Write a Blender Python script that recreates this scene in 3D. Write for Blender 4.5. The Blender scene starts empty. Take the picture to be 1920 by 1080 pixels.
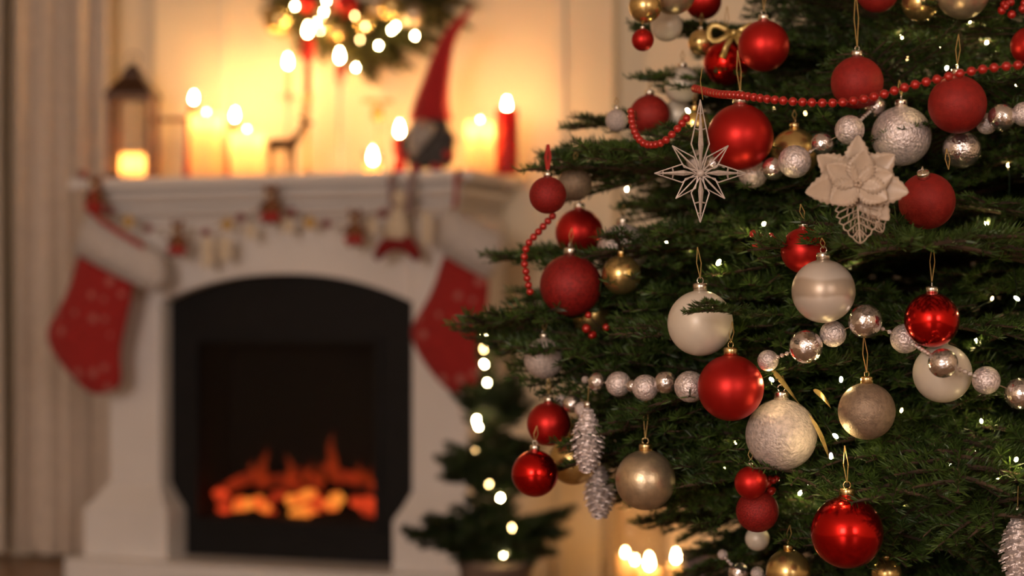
import bpy, bmesh, math, random
from mathutils import Vector, Matrix
R = random.Random(7)
PI = math.pi
scn = bpy.context.scene
COL = scn.collection

# ------------------------------------------------------------------ camera
F = 3733.0            # focal length in pixels of a 1920 wide frame (70 mm on 36 mm)
HY = 570.0            # horizon row
ZC = 0.73             # camera height
cam_d = bpy.data.cameras.new('camera'); cam = bpy.data.objects.new('camera', cam_d); COL.objects.link(cam)
cam.location = (0, 0, ZC); cam.rotation_euler = (PI/2, 0, 0)
cam_d.lens = 70; cam_d.sensor_width = 36; cam_d.shift_y = (HY-540)/1920
cam_d.clip_start = 0.05
cam_d.dof.use_dof = True; cam_d.dof.focus_distance = 2.33; cam_d.dof.aperture_fstop = 2.7
scn.camera = cam

# ------------------------------------------------------------------ world, daylight, exposure
w = bpy.data.worlds.new('world'); scn.world = w; w.use_nodes = True
w.node_tree.nodes['Background'].inputs[0].default_value = (0.55, 0.62, 0.8, 1)
w.node_tree.nodes['Background'].inputs[1].default_value = 0.3
WIN = (-1.95, -3.20, 1.60, 1.6, 1.7)          # x, y, z centre, width, height of the window behind the camera
ld = bpy.data.lights.new('window_left_offscreen', 'AREA'); ld.shape = 'RECTANGLE'; ld.size = WIN[3]; ld.size_y = WIN[4]
ld.energy = 145; ld.color = (1.0, 0.83, 0.74)
lo = bpy.data.objects.new('window_left_offscreen', ld); COL.objects.link(lo)
lo.location = (WIN[0], WIN[1]-0.10, WIN[2]); lo.rotation_euler = (PI/2, 0, 0)
WIN2 = (2.05, -3.20, 1.60, 1.2, 1.6)           # second, smaller window
ld2 = bpy.data.lights.new('window_right_offscreen', 'AREA'); ld2.shape = 'RECTANGLE'; ld2.size = WIN2[3]; ld2.size_y = WIN2[4]
ld2.energy = 48; ld2.color = (1.0, 0.83, 0.74)
lo2 = bpy.data.objects.new('window_right_offscreen', ld2); COL.objects.link(lo2)
lo2.location = (WIN2[0], WIN2[1]-0.10, WIN2[2]); lo2.rotation_euler = (PI/2, 0, 0)
FLAME = 275.0         # candle flame radiance
BULB = 95.0           # fairy light radiance
vs = scn.view_settings
vs.view_transform = 'Standard'; vs.look = 'None'; vs.exposure = 0.0; vs.gamma = 1.0; vs.use_curve_mapping = False
scn.cycles.use_denoising = True
scn.cycles.sample_clamp_indirect = 40.0
scn.cycles.max_bounces = 8
scn.cycles.caustics_reflective = False; scn.cycles.caustics_refractive = False

# ------------------------------------------------------------------ helpers
def P(px, py, d):
    return Vector(((px-960)/F*d, d, ZC+(HY-py)/F*d))
TH = math.radians(20); CO, SI = math.cos(TH), math.sin(TH)
O0 = Vector((-1.172, 5.27, 0))
def W(u, v, z): return Vector((O0.x+u*CO+v*SI, O0.y-u*SI+v*CO, z))
def U(px, v):
    k = (px-960)/F
    # O0.x+u*CO+v*SI = k*(O0.y-u*SI+v*CO)
    return (k*(O0.y+v*CO)-O0.x-v*SI)/(CO+k*SI)
def DEP(u, v): return O0.y-u*SI+v*CO
def Z(py, u, v): return ZC+(HY-py)/F*DEP(u, v)
def FP(px, py, v):
    u = U(px, v); return Vector((u, v, Z(py, u, v)))
RZ = -TH

M = {}
def mat(name, col, rough=0.6, metal=0.0, var=0.12, scale=30.0, bump=0.0, bscale=200.0, coat=0.0, col2=None, emit=None, trans=0.0, sheen=0.0):
    m = bpy.data.materials.new(name); m.use_nodes = True; nt = m.node_tree; N = nt.nodes; L = nt.links
    b = N['Principled BSDF']; b.inputs['Roughness'].default_value = rough; b.inputs['Metallic'].default_value = metal
    tc = N.new('ShaderNodeTexCoord')
    no = N.new('ShaderNodeTexNoise'); no.inputs['Scale'].default_value = scale; no.inputs['Detail'].default_value = 3
    L.new(tc.outputs['Object'], no.inputs['Vector'])
    rp = N.new('ShaderNodeValToRGB')
    c1 = [max(0, c*(1-var)) for c in col]; c2 = col2 if col2 else [min(1, c*(1+var)) for c in col]
    rp.color_ramp.elements[0].position = 0.35; rp.color_ramp.elements[1].position = 0.65
    rp.color_ramp.elements[0].color = (*c1, 1); rp.color_ramp.elements[1].color = (*c2, 1)
    L.new(no.outputs['Fac'], rp.inputs['Fac']); L.new(rp.outputs['Color'], b.inputs['Base Color'])
    if bump:
        n2 = N.new('ShaderNodeTexNoise'); n2.inputs['Scale'].default_value = bscale
        L.new(tc.outputs['Object'], n2.inputs['Vector'])
        bp = N.new('ShaderNodeBump'); bp.inputs['Strength'].default_value = bump; bp.inputs['Distance'].default_value = 0.002
        L.new(n2.outputs['Fac'], bp.inputs['Height']); L.new(bp.outputs['Normal'], b.inputs['Normal'])
    if coat: b.inputs['Coat Weight'].default_value = coat; b.inputs['Coat Roughness'].default_value = 0.15
    if sheen: b.inputs['Sheen Weight'].default_value = sheen
    if emit:
        b.inputs['Emission Color'].default_value = (*emit[:3], 1); b.inputs['Emission Strength'].default_value = emit[3]
    if trans:
        out = N['Material Output']; mx = N.new('ShaderNodeMixShader'); tr = N.new('ShaderNodeBsdfTranslucent')
        L.new(rp.outputs['Color'], tr.inputs['Color']); mx.inputs[0].default_value = trans
        L.new(b.outputs[0], mx.inputs[1]); L.new(tr.outputs[0], mx.inputs[2]); L.new(mx.outputs[0], out.inputs['Surface'])
    M[name] = m; return m

def emitter(name, col, strength, ramp=False):
    m = bpy.data.materials.new(name); m.use_nodes = True; nt = m.node_tree; N = nt.nodes; L = nt.links
    N.remove(N['Principled BSDF']); e = N.new('ShaderNodeEmission'); e.inputs[0].default_value = (*col, 1); e.inputs[1].default_value = strength
    L.new(e.outputs[0], N['Material Output'].inputs['Surface']); M[name] = m; return m

# walls and setting
mat('wall_paint', (0.84, 0.73, 0.55), 0.75, var=0.02, scale=3)
mat('trim_paint', (0.83, 0.73, 0.57), 0.5, var=0.02, scale=5)
mat('ceiling_paint', (0.8, 0.77, 0.73), 0.8, var=0.02, scale=3)
mat('floor_wood', (0.28, 0.17, 0.09), 0.35, var=0.3, scale=6, bump=0.1)
mat('curtain_cloth', (0.66, 0.55, 0.45), 0.85, var=0.06, scale=40, sheen=0.3)
mat('white_paint', (0.80, 0.76, 0.73), 0.38, var=0.03, scale=6)
mat('black_metal', (0.0055, 0.005, 0.005), 0.6, var=0.2, scale=20)
mat('firebox_black', (0.003, 0.0025, 0.0025), 0.85, var=0.2, scale=20)
mat('charred_log', (0.03, 0.018, 0.012), 0.9, var=0.5, scale=40, bump=0.8, bscale=60)
M['black_metal'].node_tree.nodes['Principled BSDF'].inputs['Specular IOR Level'].default_value = 0.25
# ornaments
mat('red_satin', (0.50, 0.016, 0.012), 0.40, 0.75, var=0.08, scale=8)
mat('red_matte', (0.30, 0.013, 0.008), 0.62, 0.25, var=0.12, scale=120, bump=0.25, bscale=420)
mat('red_glitter', (0.27, 0.010, 0.008), 0.55, 0.35, var=0.25, scale=260, bump=0.5, bscale=420)
mat('red_shiny', (0.60, 0.014, 0.010), 0.17, 0.95, var=0.05, scale=8)
mat('red_bead', (0.44, 0.013, 0.008), 0.28, 0.25, var=0.05, scale=8, coat=0.5)
mat('red_cord', (0.40, 0.02, 0.012), 0.7, var=0.1)
mat('gold_satin', (0.70, 0.50, 0.20), 0.26, 0.9, var=0.1, scale=60)
mat('champagne', (0.62, 0.50, 0.34), 0.33, 0.8, var=0.12, scale=90, bump=0.15, bscale=350)
mat('champagne_matte', (0.31, 0.225, 0.155), 0.5, 0.45, var=0.2, scale=160, bump=0.5, bscale=420)
mat('pearl', (0.74, 0.66, 0.55), 0.42, 0.10, var=0.05, scale=30, coat=0.2)
mat('white_glitter', (0.60, 0.51, 0.47), 0.5, 0.25, var=0.22, scale=200, bump=1.0, bscale=330)
mat('silver_mirror', (0.78, 0.72, 0.70), 0.16, 0.95, var=0.12, scale=90, bump=0.7, bscale=160)
mat('silver_frost', (0.78, 0.68, 0.66), 0.38, 0.55, var=0.25, scale=220, bump=1.0, bscale=300)
mat('silver_cap', (0.78, 0.72, 0.62), 0.25, 1.0, var=0.05)
mat('gold_cap', (0.78, 0.58, 0.28), 0.25, 1.0, var=0.05)
mat('gold_thread', (0.62, 0.45, 0.18), 0.35, 0.8, var=0.1)
mat('gold_ribbon', (0.75, 0.55, 0.20), 0.30, 0.7, var=0.2, scale=120, trans=0.25)
mat('cream_petal', (0.62, 0.48, 0.36), 0.42, 0.05, var=0.06, scale=60, trans=0.2, coat=0.2)
mat('star_wire', (0.58, 0.49, 0.44), 0.45, 0.2, var=0.15, scale=200)
# striped pearl
m = mat('pearl_stripe', (0.66, 0.56, 0.46), 0.35, 0.35, var=0.05); nt = m.node_tree
wv = nt.nodes.new('ShaderNodeTexWave'); wv.bands_direction = 'Z'; wv.inputs['Scale'].default_value = 7; wv.inputs['Distortion'].default_value = 3
tcn = [n for n in nt.nodes if n.type == 'TEX_COORD'][0]; rpn = [n for n in nt.nodes if n.type == 'VALTORGB'][0]
nt.links.new(tcn.outputs['Object'], wv.inputs['Vector']); nt.links.new(wv.outputs['Fac'], rpn.inputs['Fac'])
rpn.color_ramp.elements[0].color = (0.52, 0.42, 0.33, 1); rpn.color_ramp.elements[1].color = (0.74, 0.66, 0.58, 1)
# plants
def needle_mat(name, c1, c2):
    m = mat(name, c1, 0.45, var=0.0, scale=25, col2=c2, trans=0.25); return m
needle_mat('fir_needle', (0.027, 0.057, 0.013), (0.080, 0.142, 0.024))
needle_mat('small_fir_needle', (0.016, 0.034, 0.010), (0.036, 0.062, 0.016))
needle_mat('wreath_needle', (0.045, 0.052, 0.014), (0.115, 0.115, 0.026))
mat('bark', (0.06, 0.035, 0.02), 0.9, var=0.4, scale=50, bump=0.6, bscale=80)
mat('fairy_wire', (0.01, 0.025, 0.01), 0.5)
# candles and mantel things
mat('ivory_wax', (0.95, 0.80, 0.58), 0.5, var=0.04, scale=12, trans=0.75)
mat('red_wax', (0.55, 0.020, 0.015), 0.45, var=0.08, scale=12, trans=0.35)
mat('wick', (0.02, 0.015, 0.01), 0.9)
mat('copper_wood', (0.14, 0.050, 0.022), 0.5, var=0.3, scale=25)
mat('dark_copper', (0.06, 0.028, 0.014), 0.4, 0.5, var=0.3, scale=25)
mat('brass', (0.70, 0.42, 0.16), 0.3, 0.9, var=0.1)
mat('rose_glass', (0.78, 0.50, 0.38), 0.25, 0.1, var=0.05, coat=0.5)
mat('deer_wood', (0.085, 0.045, 0.018), 0.5, 0.2, var=0.3, scale=40)
mat('red_felt', (0.42, 0.010, 0.012), 0.95, var=0.15, scale=120, bump=0.5, bscale=300, sheen=0.3)
mat('dark_red_felt', (0.22, 0.008, 0.008), 0.95, var=0.15, scale=120, bump=0.5, bscale=300)
mat('grey_felt', (0.065, 0.06, 0.058), 0.95, var=0.3, scale=90, bump=0.5, bscale=300)
mat('white_fur', (0.58, 0.53, 0.50), 0.95, var=0.1, scale=120, bump=1.0, bscale=260, sheen=0.4)
mat('beard_fur', (0.40, 0.36, 0.33), 0.95, var=0.25, scale=120, bump=1.0, bscale=260)
mat('skin_felt', (0.55, 0.30, 0.20), 0.9, var=0.05)
mat('ginger_felt', (0.20, 0.075, 0.028), 0.9, var=0.2, scale=90, bump=0.4)
mat('gold_felt', (0.55, 0.34, 0.09), 0.85, var=0.15, scale=90)
mat('cream_felt', (0.68, 0.57, 0.42), 0.9, var=0.08, scale=90)
mat('lilac_ribbon', (0.24, 0.15, 0.15), 0.7, var=0.15)
mat('twine', (0.32, 0.22, 0.13), 0.9, var=0.1)
mat('pot_clay', (0.20, 0.14, 0.105), 0.8, var=0.25, scale=30, bump=0.4)
mat('box_paper', (0.15, 0.105, 0.105), 0.6, var=0.1)
mat('box_ribbon', (0.35, 0.22, 0.12), 0.5, var=0.1)
# snowflake stocking cloth: printed pale dots
m = mat('stocking_cloth', (0.33, 0.011, 0.009), 0.9, var=0.12, scale=90, bump=0.4, sheen=0.2); nt = m.node_tree
vo = nt.nodes.new('ShaderNodeTexVoronoi'); vo.inputs['Scale'].default_value = 21; vo.inputs['Randomness'].default_value = 0.45
tcn = [n for n in nt.nodes if n.type == 'TEX_COORD'][0]; rpn = [n for n in nt.nodes if n.type == 'VALTORGB'][0]
mp = nt.nodes.new('ShaderNodeMapping'); mp.inputs['Scale'].default_value = (1, 0.02, 1)
nt.links.new(tcn.outputs['Object'], mp.inputs['Vector']); nt.links.new(mp.outputs[0], vo.inputs['Vector'])
lt = nt.nodes.new('ShaderNodeMath'); lt.operation = 'LESS_THAN'; lt.inputs[1].default_value = 0.24; nt.links.new(vo.outputs['Distance'], lt.inputs[0])
mx = nt.nodes.new('ShaderNodeMix'); mx.data_type = 'RGBA'
nt.links.new(lt.outputs[0], mx.inputs['Factor']); nt.links.new(rpn.outputs['Color'], mx.inputs['A']); mx.inputs['B'].default_value = (0.44, 0.13, 0.11, 1)
nt.links.new(mx.outputs['Result'], nt.nodes['Principled BSDF'].inputs['Base Color'])
# glass
def glass(name, col, rough, mixf):
    m = bpy.data.materials.new(name); m.use_nodes = True; nt = m.node_tree; N = nt.nodes; L = nt.links
    N.remove(N['Principled BSDF']); g = N.new('ShaderNodeBsdfGlossy'); g.inputs['Roughness'].default_value = rough
    t = N.new('ShaderNodeBsdfTransparent'); t.inputs[0].default_value = (*col, 1)
    lw0 = N.new('ShaderNodeLayerWeight'); lw0.inputs[0].default_value = mixf; lw = N.new('ShaderNodeMapRange'); lw.inputs[3].default_value = 0.012; lw.inputs[4].default_value = 0.7; pw = N.new('ShaderNodeMath'); pw.operation = 'POWER'; pw.inputs[1].default_value = 3.0; L.new(lw0.outputs['Facing'], pw.inputs[0]); L.new(pw.outputs[0], lw.inputs[0])
    x = N.new('ShaderNodeMixShader'); L.new(lw.outputs[0], x.inputs[0]); L.new(t.outputs[0], x.inputs[1]); L.new(g.outputs[0], x.inputs[2])
    L.new(x.outputs[0], N['Material Output'].inputs['Surface']); M[name] = m
glass('clear_glass', (0.95, 0.93, 0.90), 0.05, 0.55)
glass('smoked_glass', (0.80, 0.78, 0.76), 0.04, 0.5)
emitter('flame', (1.0, 0.54, 0.20), FLAME)
emitter('bulb_glow', (1.0, 0.74, 0.34), BULB*2.0)
emitter('bulb_glow_strong', (1.0, 0.74, 0.34), BULB*2.0)
emitter('bulb_glow_dim', (1.0, 0.62, 0.24), BULB*0.35)
# embers: glowing coal with cooler crust
def ember(name, c1, c2, s):
    m = bpy.data.materials.new(name); m.use_nodes = True; nt = m.node_tree; N = nt.nodes; L = nt.links
    b = N['Principled BSDF']; b.inputs['Base Color'].default_value = (0.03, 0.012, 0.008, 1); b.inputs['Roughness'].default_value = 0.9
    tc = N.new('ShaderNodeTexCoord'); no = N.new('ShaderNodeTexNoise'); no.inputs['Scale'].default_value = 26; no.inputs['Detail'].default_value = 4
    L.new(tc.outputs['Object'], no.inputs['Vector']); rp = N.new('ShaderNodeValToRGB')
    rp.color_ramp.elements[0].position = 0.30; rp.color_ramp.elements[0].color = (*c1, 1)
    rp.color_ramp.elements[1].position = 0.62; rp.color_ramp.elements[1].color = (*c2, 1)
    L.new(no.outputs['Fac'], rp.inputs[0]); L.new(rp.outputs[0], b.inputs['Emission Color']); b.inputs['Emission Strength'].default_value = s
    M[name] = m
ember('ember_red', (0.10, 0.004, 0.002), (1.0, 0.075, 0.018), 1.25)
ember('ember_orange', (0.9, 0.06, 0.012), (1.0, 0.32, 0.04), 1.6)
ember('log_glow', (0.004, 0.001, 0.001), (0.42, 0.030, 0.006), 1.0)
def fire_mat(name, col, s, fade):
    m = bpy.data.materials.new(name); m.use_nodes = True; nt = m.node_tree; N = nt.nodes; L = nt.links
    N.remove(N['Principled BSDF']); e = N.new('ShaderNodeEmission'); e.inputs[0].default_value = (*col, 1); e.inputs[1].default_value = s
    t = N.new('ShaderNodeBsdfTransparent'); tc = N.new('ShaderNodeTexCoord'); sp = N.new('ShaderNodeSeparateXYZ')
    L.new(tc.outputs['Generated'], sp.inputs[0]); mr = N.new('ShaderNodeMapRange'); mr.inputs[1].default_value = 0.05; mr.inputs[2].default_value = 1.0
    mr.inputs[3].default_value = fade; mr.inputs[4].default_value = 0.02
    L.new(sp.outputs['Z'], mr.inputs[0]); x = N.new('ShaderNodeMixShader'); L.new(mr.outputs[0], x.inputs[0]); L.new(t.outputs[0], x.inputs[1]); L.new(e.outputs[0], x.inputs[2])
    L.new(x.outputs[0], N['Material Output'].inputs['Surface']); M[name] = m
fire_mat('fire_tongue', (1.0, 0.09, 0.015), 0.55, 0.5)

class B:
    """collects faces of one mesh"""
    def __init__(s): s.v = []; s.f = []
    def box(s, x0, x1, y0, y1, z0, z1): return s.frus(x0, x1, y0, y1, z0, x0, x1, y0, y1, z1)
    def frus(s, a0, a1, b0, b1, z0, c0, c1, d0, d1, z1):
        n = len(s.v)
        s.v += [(a0, b0, z0), (a1, b0, z0), (a1, b1, z0), (a0, b1, z0), (c0, d0, z1), (c1, d0, z1), (c1, d1, z1), (c0, d1, z1)]
        s.f += [tuple(n+i for i in q) for q in ((0, 3, 2, 1), (4, 5, 6, 7), (0, 1, 5, 4), (1, 2, 6, 5), (2, 3, 7, 6), (3, 0, 4, 7))]
        return s
    def rings(s, rs, cap=True):
        n0 = len(s.v); k = len(rs[0])
        for r in rs: s.v += [tuple(p) for p in r]
        for i in range(len(rs)-1):
            a = n0+i*k; b = a+k
            for j in range(k): s.f.append((a+j, a+(j+1) % k, b+(j+1) % k, b+j))
        if cap:
            s.f.append(tuple(n0+j for j in reversed(range(k)))); e = n0+(len(rs)-1)*k; s.f.append(tuple(e+j for j in range(k)))
        return s
    def lathe(s, prof, seg=20, c=(0, 0, 0), cap=True):
        return s.rings([[(c[0]+r*math.cos(2*PI*j/seg), c[1]+r*math.sin(2*PI*j/seg), c[2]+z) for j in range(seg)] for r, z in prof], cap)
    def tube(s, pts, rad, seg=6, flat=1.0, cap=True):
        pts = [Vector(p) for p in pts]; n = len(pts)
        rr = rad if isinstance(rad, (list, tuple)) else [rad]*n
        rs = []; up = None
        for i in range(n):
            t = (pts[min(i+1, n-1)]-pts[max(i-1, 0)])
            if t.length < 1e-9: t = Vector((0, 0, 1))
            t.normalize()
            if up is None: up = Vector((0, 1, 0)) if abs(t.y) < 0.9 else Vector((1, 0, 0))
            a = t.cross(up).normalized(); up = a.cross(t).normalized()
            rs.append([pts[i]+a*(rr[i]*math.cos(2*PI*j/seg))+up*(rr[i]*flat*math.sin(2*PI*j/seg)) for j in range(seg)])
        return s.rings(rs, cap)
    def ball(s, c, r, seg=12, rows=8, sc=(1, 1, 1)):
        n = len(s.v); c = Vector(c)
        s.v.append(tuple(c+Vector((0, 0, -r*sc[2]))))
        for i in range(1, rows):
            a = -PI/2+PI*i/rows
            for j in range(seg):
                b = 2*PI*j/seg
                s.v.append((c.x+r*sc[0]*math.cos(a)*math.cos(b), c.y+r*sc[1]*math.cos(a)*math.sin(b), c.z+r*sc[2]*math.sin(a)))
        s.v.append(tuple(c+Vector((0, 0, r*sc[2])))); t = len(s.v)-1
        for j in range(seg):
            s.f.append((n, n+1+(j+1) % seg, n+1+j))
            e = n+1+(rows-2)*seg; s.f.append((e+j, e+(j+1) % seg, t))
        for i in range(rows-2):
            a = n+1+i*seg; b = a+seg
            for j in range(seg): s.f.append((a+j, a+(j+1) % seg, b+(j+1) % seg, b+j))
        return s
    def prism(s, poly, y0, y1):
        """outline in x,z extruded along y"""
        n = len(s.v); k = len(poly)
        s.v += [(p[0], y0, p[1]) for p in poly]+[(p[0], y1, p[1]) for p in poly]
        s.f.append(tuple(n+i for i in range(k))); s.f.append(tuple(n+k+i for i in reversed(range(k))))
        for i in range(k): s.f.append((n+i, n+k+i, n+k+(i+1) % k, n+(i+1) % k))
        return s
    def mesh(s, name, m, smooth=True, fix=True):
        me = bpy.data.meshes.new(name); me.from_pydata(s.v, [], s.f)
        if fix:
            bm = bmesh.new(); bm.from_mesh(me); bmesh.ops.recalc_face_normals(bm, faces=bm.faces); bm.to_mesh(me); bm.free()
        if smooth: me.polygons.foreach_set('use_smooth', [True]*len(me.polygons))
        me.materials.append(M[m] if isinstance(m, str) else m); me.update(); return me
    def obj(s, name, m, parent=None, smooth=False, loc=None, bevel=0.0):
        o = bpy.data.objects.new(name, s.mesh(name, m, smooth)); COL.objects.link(o); o.parent = parent
        if loc is not None: o.location = loc
        if bevel:
            b = o.modifiers.new('edge', 'BEVEL'); b.width = bevel; b.segments = 2; b.limit_method = 'ANGLE'
        return o
def tag(o, label, cat, group=None, kind=None):
    o['label'] = label; o['category'] = cat
    if group: o['group'] = group
    if kind: o['kind'] = kind
    return o
def thing(name, label, cat, loc=(0, 0, 0), rz=0.0, group=None):
    o = bpy.data.objects.new(name, None); COL.objects.link(o); o.empty_display_size = 0.02
    o.location = loc; o.rotation_euler = (0, 0, rz); return tag(o, label, cat, group)
def link(name, me, parent=None, loc=(0, 0, 0), sc=1.0, rot=None):
    o = bpy.data.objects.new(name, me); COL.objects.link(o); o.parent = parent; o.location = loc
    o.scale = (sc, sc, sc) if not isinstance(sc, (tuple, list)) else sc
    if rot: o.rotation_euler = rot
    return o
def struct(name, b, m, label, cat, frame=False, bevel=0.0):
    o = b.obj(name, m, bevel=bevel); tag(o, label, cat, kind='structure')
    if frame: o.location = O0; o.rotation_euler = (0, 0, RZ)
    return o

# ------------------------------------------------------------------ room shell
XL, XR, YF, ZCEIL = -2.9, 2.8, -3.20, 2.65
VB, VW = 0.38, 0.44                     # chimney breast face, wall face (fireplace frame)
struct('floor', B().box(XL-0.1, XR+0.1, YF-0.2, 7.2, -0.08, 0), 'floor_wood', 'brown wooden floor of the living room', 'floor')
struct('ceiling', B().box(XL-0.1, XR+0.1, YF-0.2, 7.2, ZCEIL, ZCEIL+0.08), 'ceiling_paint', 'plain white ceiling of the room', 'ceiling')
struct('wall_back', B().box(-3.0, 4.2, VW, VW+0.1, 0, ZCEIL), 'wall_paint', 'cream painted wall behind the fireplace', 'wall', True)
ub0, ub1 = U(291, VB), U(1150, VB)
br = struct('wall_breast', B().box(ub0, ub1, VB, VW, 0, ZCEIL), 'wall_paint', 'shallow chimney breast glowing in candlelight behind the mantel', 'wall', True)
k = 0
for px in (421, 1052):
    u = U(px, VB); k += 1
    struct('trim_%d' % k, B().box(u-0.014, u+0.014, VB-0.010, VB, 0.0, ZCEIL), 'trim_paint', 'flat vertical moulding on the chimney breast', 'trim', True, 0.003)['group'] = 'vertical mouldings on the chimney breast'
struct('baseboard_back', B().box(-2.0, ub0, VW-0.018, VW, 0, 0.10).box(ub1, 4.0, VW-0.018, VW, 0, 0.10), 'trim_paint', 'white baseboard along the back wall', 'baseboard', True)
struct('wall_left', B().box(XL-0.1, XL, YF-0.2, 7.2, 0, ZCEIL), 'wall_paint', 'cream painted side wall beside the curtains', 'wall')
struct('wall_right', B().box(XR, XR+0.1, YF-0.2, 7.2, 0, ZCEIL), 'wall_paint', 'cream painted side wall beyond the christmas tree', 'wall')
wf = B(); xs = [XL]
for Wn in sorted((WIN, WIN2)):
    a0, a1, b0, b1 = Wn[0]-Wn[3]/2, Wn[0]+Wn[3]/2, Wn[2]-Wn[4]/2, Wn[2]+Wn[4]/2
    wf.box(xs[-1], a0, YF-0.12, YF, 0, ZCEIL).box(a0, a1, YF-0.12, YF, 0, b0).box(a0, a1, YF-0.12, YF, b1, ZCEIL); xs.append(a1)
wf.box(xs[-1], XR, YF-0.12, YF, 0, ZCEIL)
struct('wall_front', wf, 'wall_paint', 'wall with the two windows that light the room', 'wall')
for i, (Wn, lab) in enumerate(((WIN, 'wide white framed window letting in dusk light'), (WIN2, 'narrower white framed window letting in dusk light'))):
    wx0, wx1, wz0, wz1 = Wn[0]-Wn[3]/2, Wn[0]+Wn[3]/2, Wn[2]-Wn[4]/2, Wn[2]+Wn[4]/2
    fr = B()
    for a, b_ in ((wx0, wx0+0.05), (wx1-0.05, wx1), (Wn[0]-0.02, Wn[0]+0.02)): fr.box(a, b_, YF-0.08, YF-0.02, wz0, wz1)
    for a, b_ in ((wz0, wz0+0.05), (wz1-0.05, wz1)): fr.box(wx0, wx1, YF-0.08, YF-0.02, a, b_)
    struct('window_%d' % (i+1), fr, 'trim_paint', lab, 'window')

# curtains: pleated sheets hung along the back wall
def curtain(px0, px1, label, n):
    v0 = VW-0.10; u0, u1 = U(px0, v0), U(px1, v0)
    t = thing('curtain', label, 'curtain', W(u0, v0, 0), RZ)
    cols = 160; b = B(); rows = (0.02, 0.6, 1.2, 1.9, 2.45)
    top = []
    for zi, z in enumerate(rows):
        for side in (0, 1):
            pass
    grid = []
    for z in rows:
        r = []
        for j in range(cols+1):
            s = j/cols; x = (u1-u0)*s
            y = 0.030*math.sin(2*PI*n*s+0.5*math.sin(2*PI*s*1.7))*(0.8+0.3*math.sin(s*9))+0.010*math.sin(2*PI*n*2.3*s+z)
            r.append((x+0.004*math.sin(z*3+s*20), y, z))
        grid.append(r)
    for yo in (0.0, 0.003):
        base = len(b.v)
        for r in grid: b.v += [(x, y+yo, z) for x, y, z in r]
        for i in range(len(rows)-1):
            for j in range(cols):
                a = base+i*(cols+1)+j; b.f.append((a, a+1, a+cols+2, a+cols+1))
    b.obj('drape', 'curtain_cloth', t, True)
    B().box(0, u1-u0, -0.012, 0.012, 2.43, 2.50).obj('heading_tape', 'curtain_cloth', t)
    return t
curtain(-260, 9, 'beige curtain panel at the outer side of a dark gap beside another curtain', 5)
curtain(24, 212, 'beige pleated curtain panel hanging between dark gap and chimney breast', 5)
ur = B().tube([(U(-300, VW-0.10), VW-0.10, 2.53), (U(230, VW-0.10), VW-0.10, 2.53)], 0.012, 10)
rod = thing('curtain_rod', 'thin wooden rod holding the beige curtains', 'curtain rod', O0, RZ)
ur.obj('rail', 'copper_wood', rod, True)
for px in (-300, 230): B().ball((U(px, VW-0.10), VW-0.10, 2.53), 0.02).obj('finial', 'copper_wood', rod, True)
for px in (-140, 221): B().box(U(px, VW-0.1)-0.01, U(px, VW-0.1)+0.01, VW-0.10, VW, 2.50, 2.56).obj('bracket', 'copper_wood', rod)

# ------------------------------------------------------------------ fireplace mantel
mant = thing('fireplace_mantel', 'white wooden fireplace mantel with arched opening, candles along its shelf', 'fireplace', O0, RZ)
uL, uR = U(128, 0), U(884, 0)
ZT = 1.06
VBK = VB-0.004
B().box(uL, uR, 0.0, VBK, ZT-0.026, ZT).obj('shelf', 'white_paint', mant, bevel=0.004)
prof = [(0.050, ZT-0.026, 0.050, ZT-0.042), (0.022, ZT-0.042, 0.044, ZT-0.068), (0.066, ZT-0.068, 0.066, ZT-0.080), (0.046, ZT-0.080, 0.076, ZT-0.110)]
for i, (o1, z1, o2, z2) in enumerate(prof):
    B().frus(uL+o2, uR-o2, o2, VBK, z2, uL+o1, uR-o1, o1, VBK, z1).obj('crown_moulding', 'white_paint', mant, bevel=0.003)
VF = 0.088                                   # frieze and jamb face
uj0, uj1 = U(205, VF), U(876, VF)            # outer edges of the jambs
uo0, uo1 = U(300, VF), U(772, VF)            # opening
zs = Z(566, (uo0+uo1)/2, VF); zp = Z(513, (uo0+uo1)/2, VF)
arc = []
for i in range(25):
    s = i/24; a = (s-0.5)*2
    arc.append((uo0+(uo1-uo0)*s, zs+(zp-zs)*(1-abs(a)**2.2)))
poly = [(uj0, ZT-0.105), (uj1, ZT-0.105), (uj1, zs-0.02), (uo1, zs-0.02)]+arc[::-1]+[(uo0, zs-0.02), (uj0, zs-0.02)]
# frieze as quads strips so that the arch is clean
fz = B()
for i in range(24):
    (x0, z0), (x1, z1) = arc[i], arc[i+1]
    fz.rings([[(x0, VF, z0), (x0, VF, ZT-0.105), (x0, VF+0.05, ZT-0.105), (x0, VF+0.05, z0)], [(x1, VF, z1), (x1, VF, ZT-0.105), (x1, VF+0.05, ZT-0.105), (x1, VF+0.05, z1)]])
fz.obj('frieze_panel', 'white_paint', mant)
for a, b_ in ((uj0, uo0), (uo1, uj1)):
    B().box(a, b_, VF, VBK, 0.05, ZT-0.105).obj('jamb', 'white_paint', mant, bevel=0.004)
zb1, zb2 = Z(955, uj0, 0.03), Z(905, uj0, 0.06)
for a, b_ in ((U(158, 0.045), U(314, 0.045)), (U(737, 0.045), U(897, 0.045))):
    c, d_ = (uj0, uo0) if a < 0.5 else (uo1, uj1)
    bs = B(); bs.box(a, b_, 0.04, VBK, 0.05, zb1); bs.frus(a, b_, 0.04, VBK, zb1, a+0.03*(c-a)/0.06, b_+(d_-b_)*0.5, 0.06, VBK, (zb1*0.55+zb2*0.45))
    bs.frus(a+(c-a)*0.5, b_+(d_-b_)*0.5, 0.062, VBK, (zb1*0.55+zb2*0.45), c-0.001, d_+0.001, VF-0.001, VBK, zb2)
    bs.obj('jamb_base', 'white_paint', mant, bevel=0.003)
zh = Z(1047, 0.02, -0.03)
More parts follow.
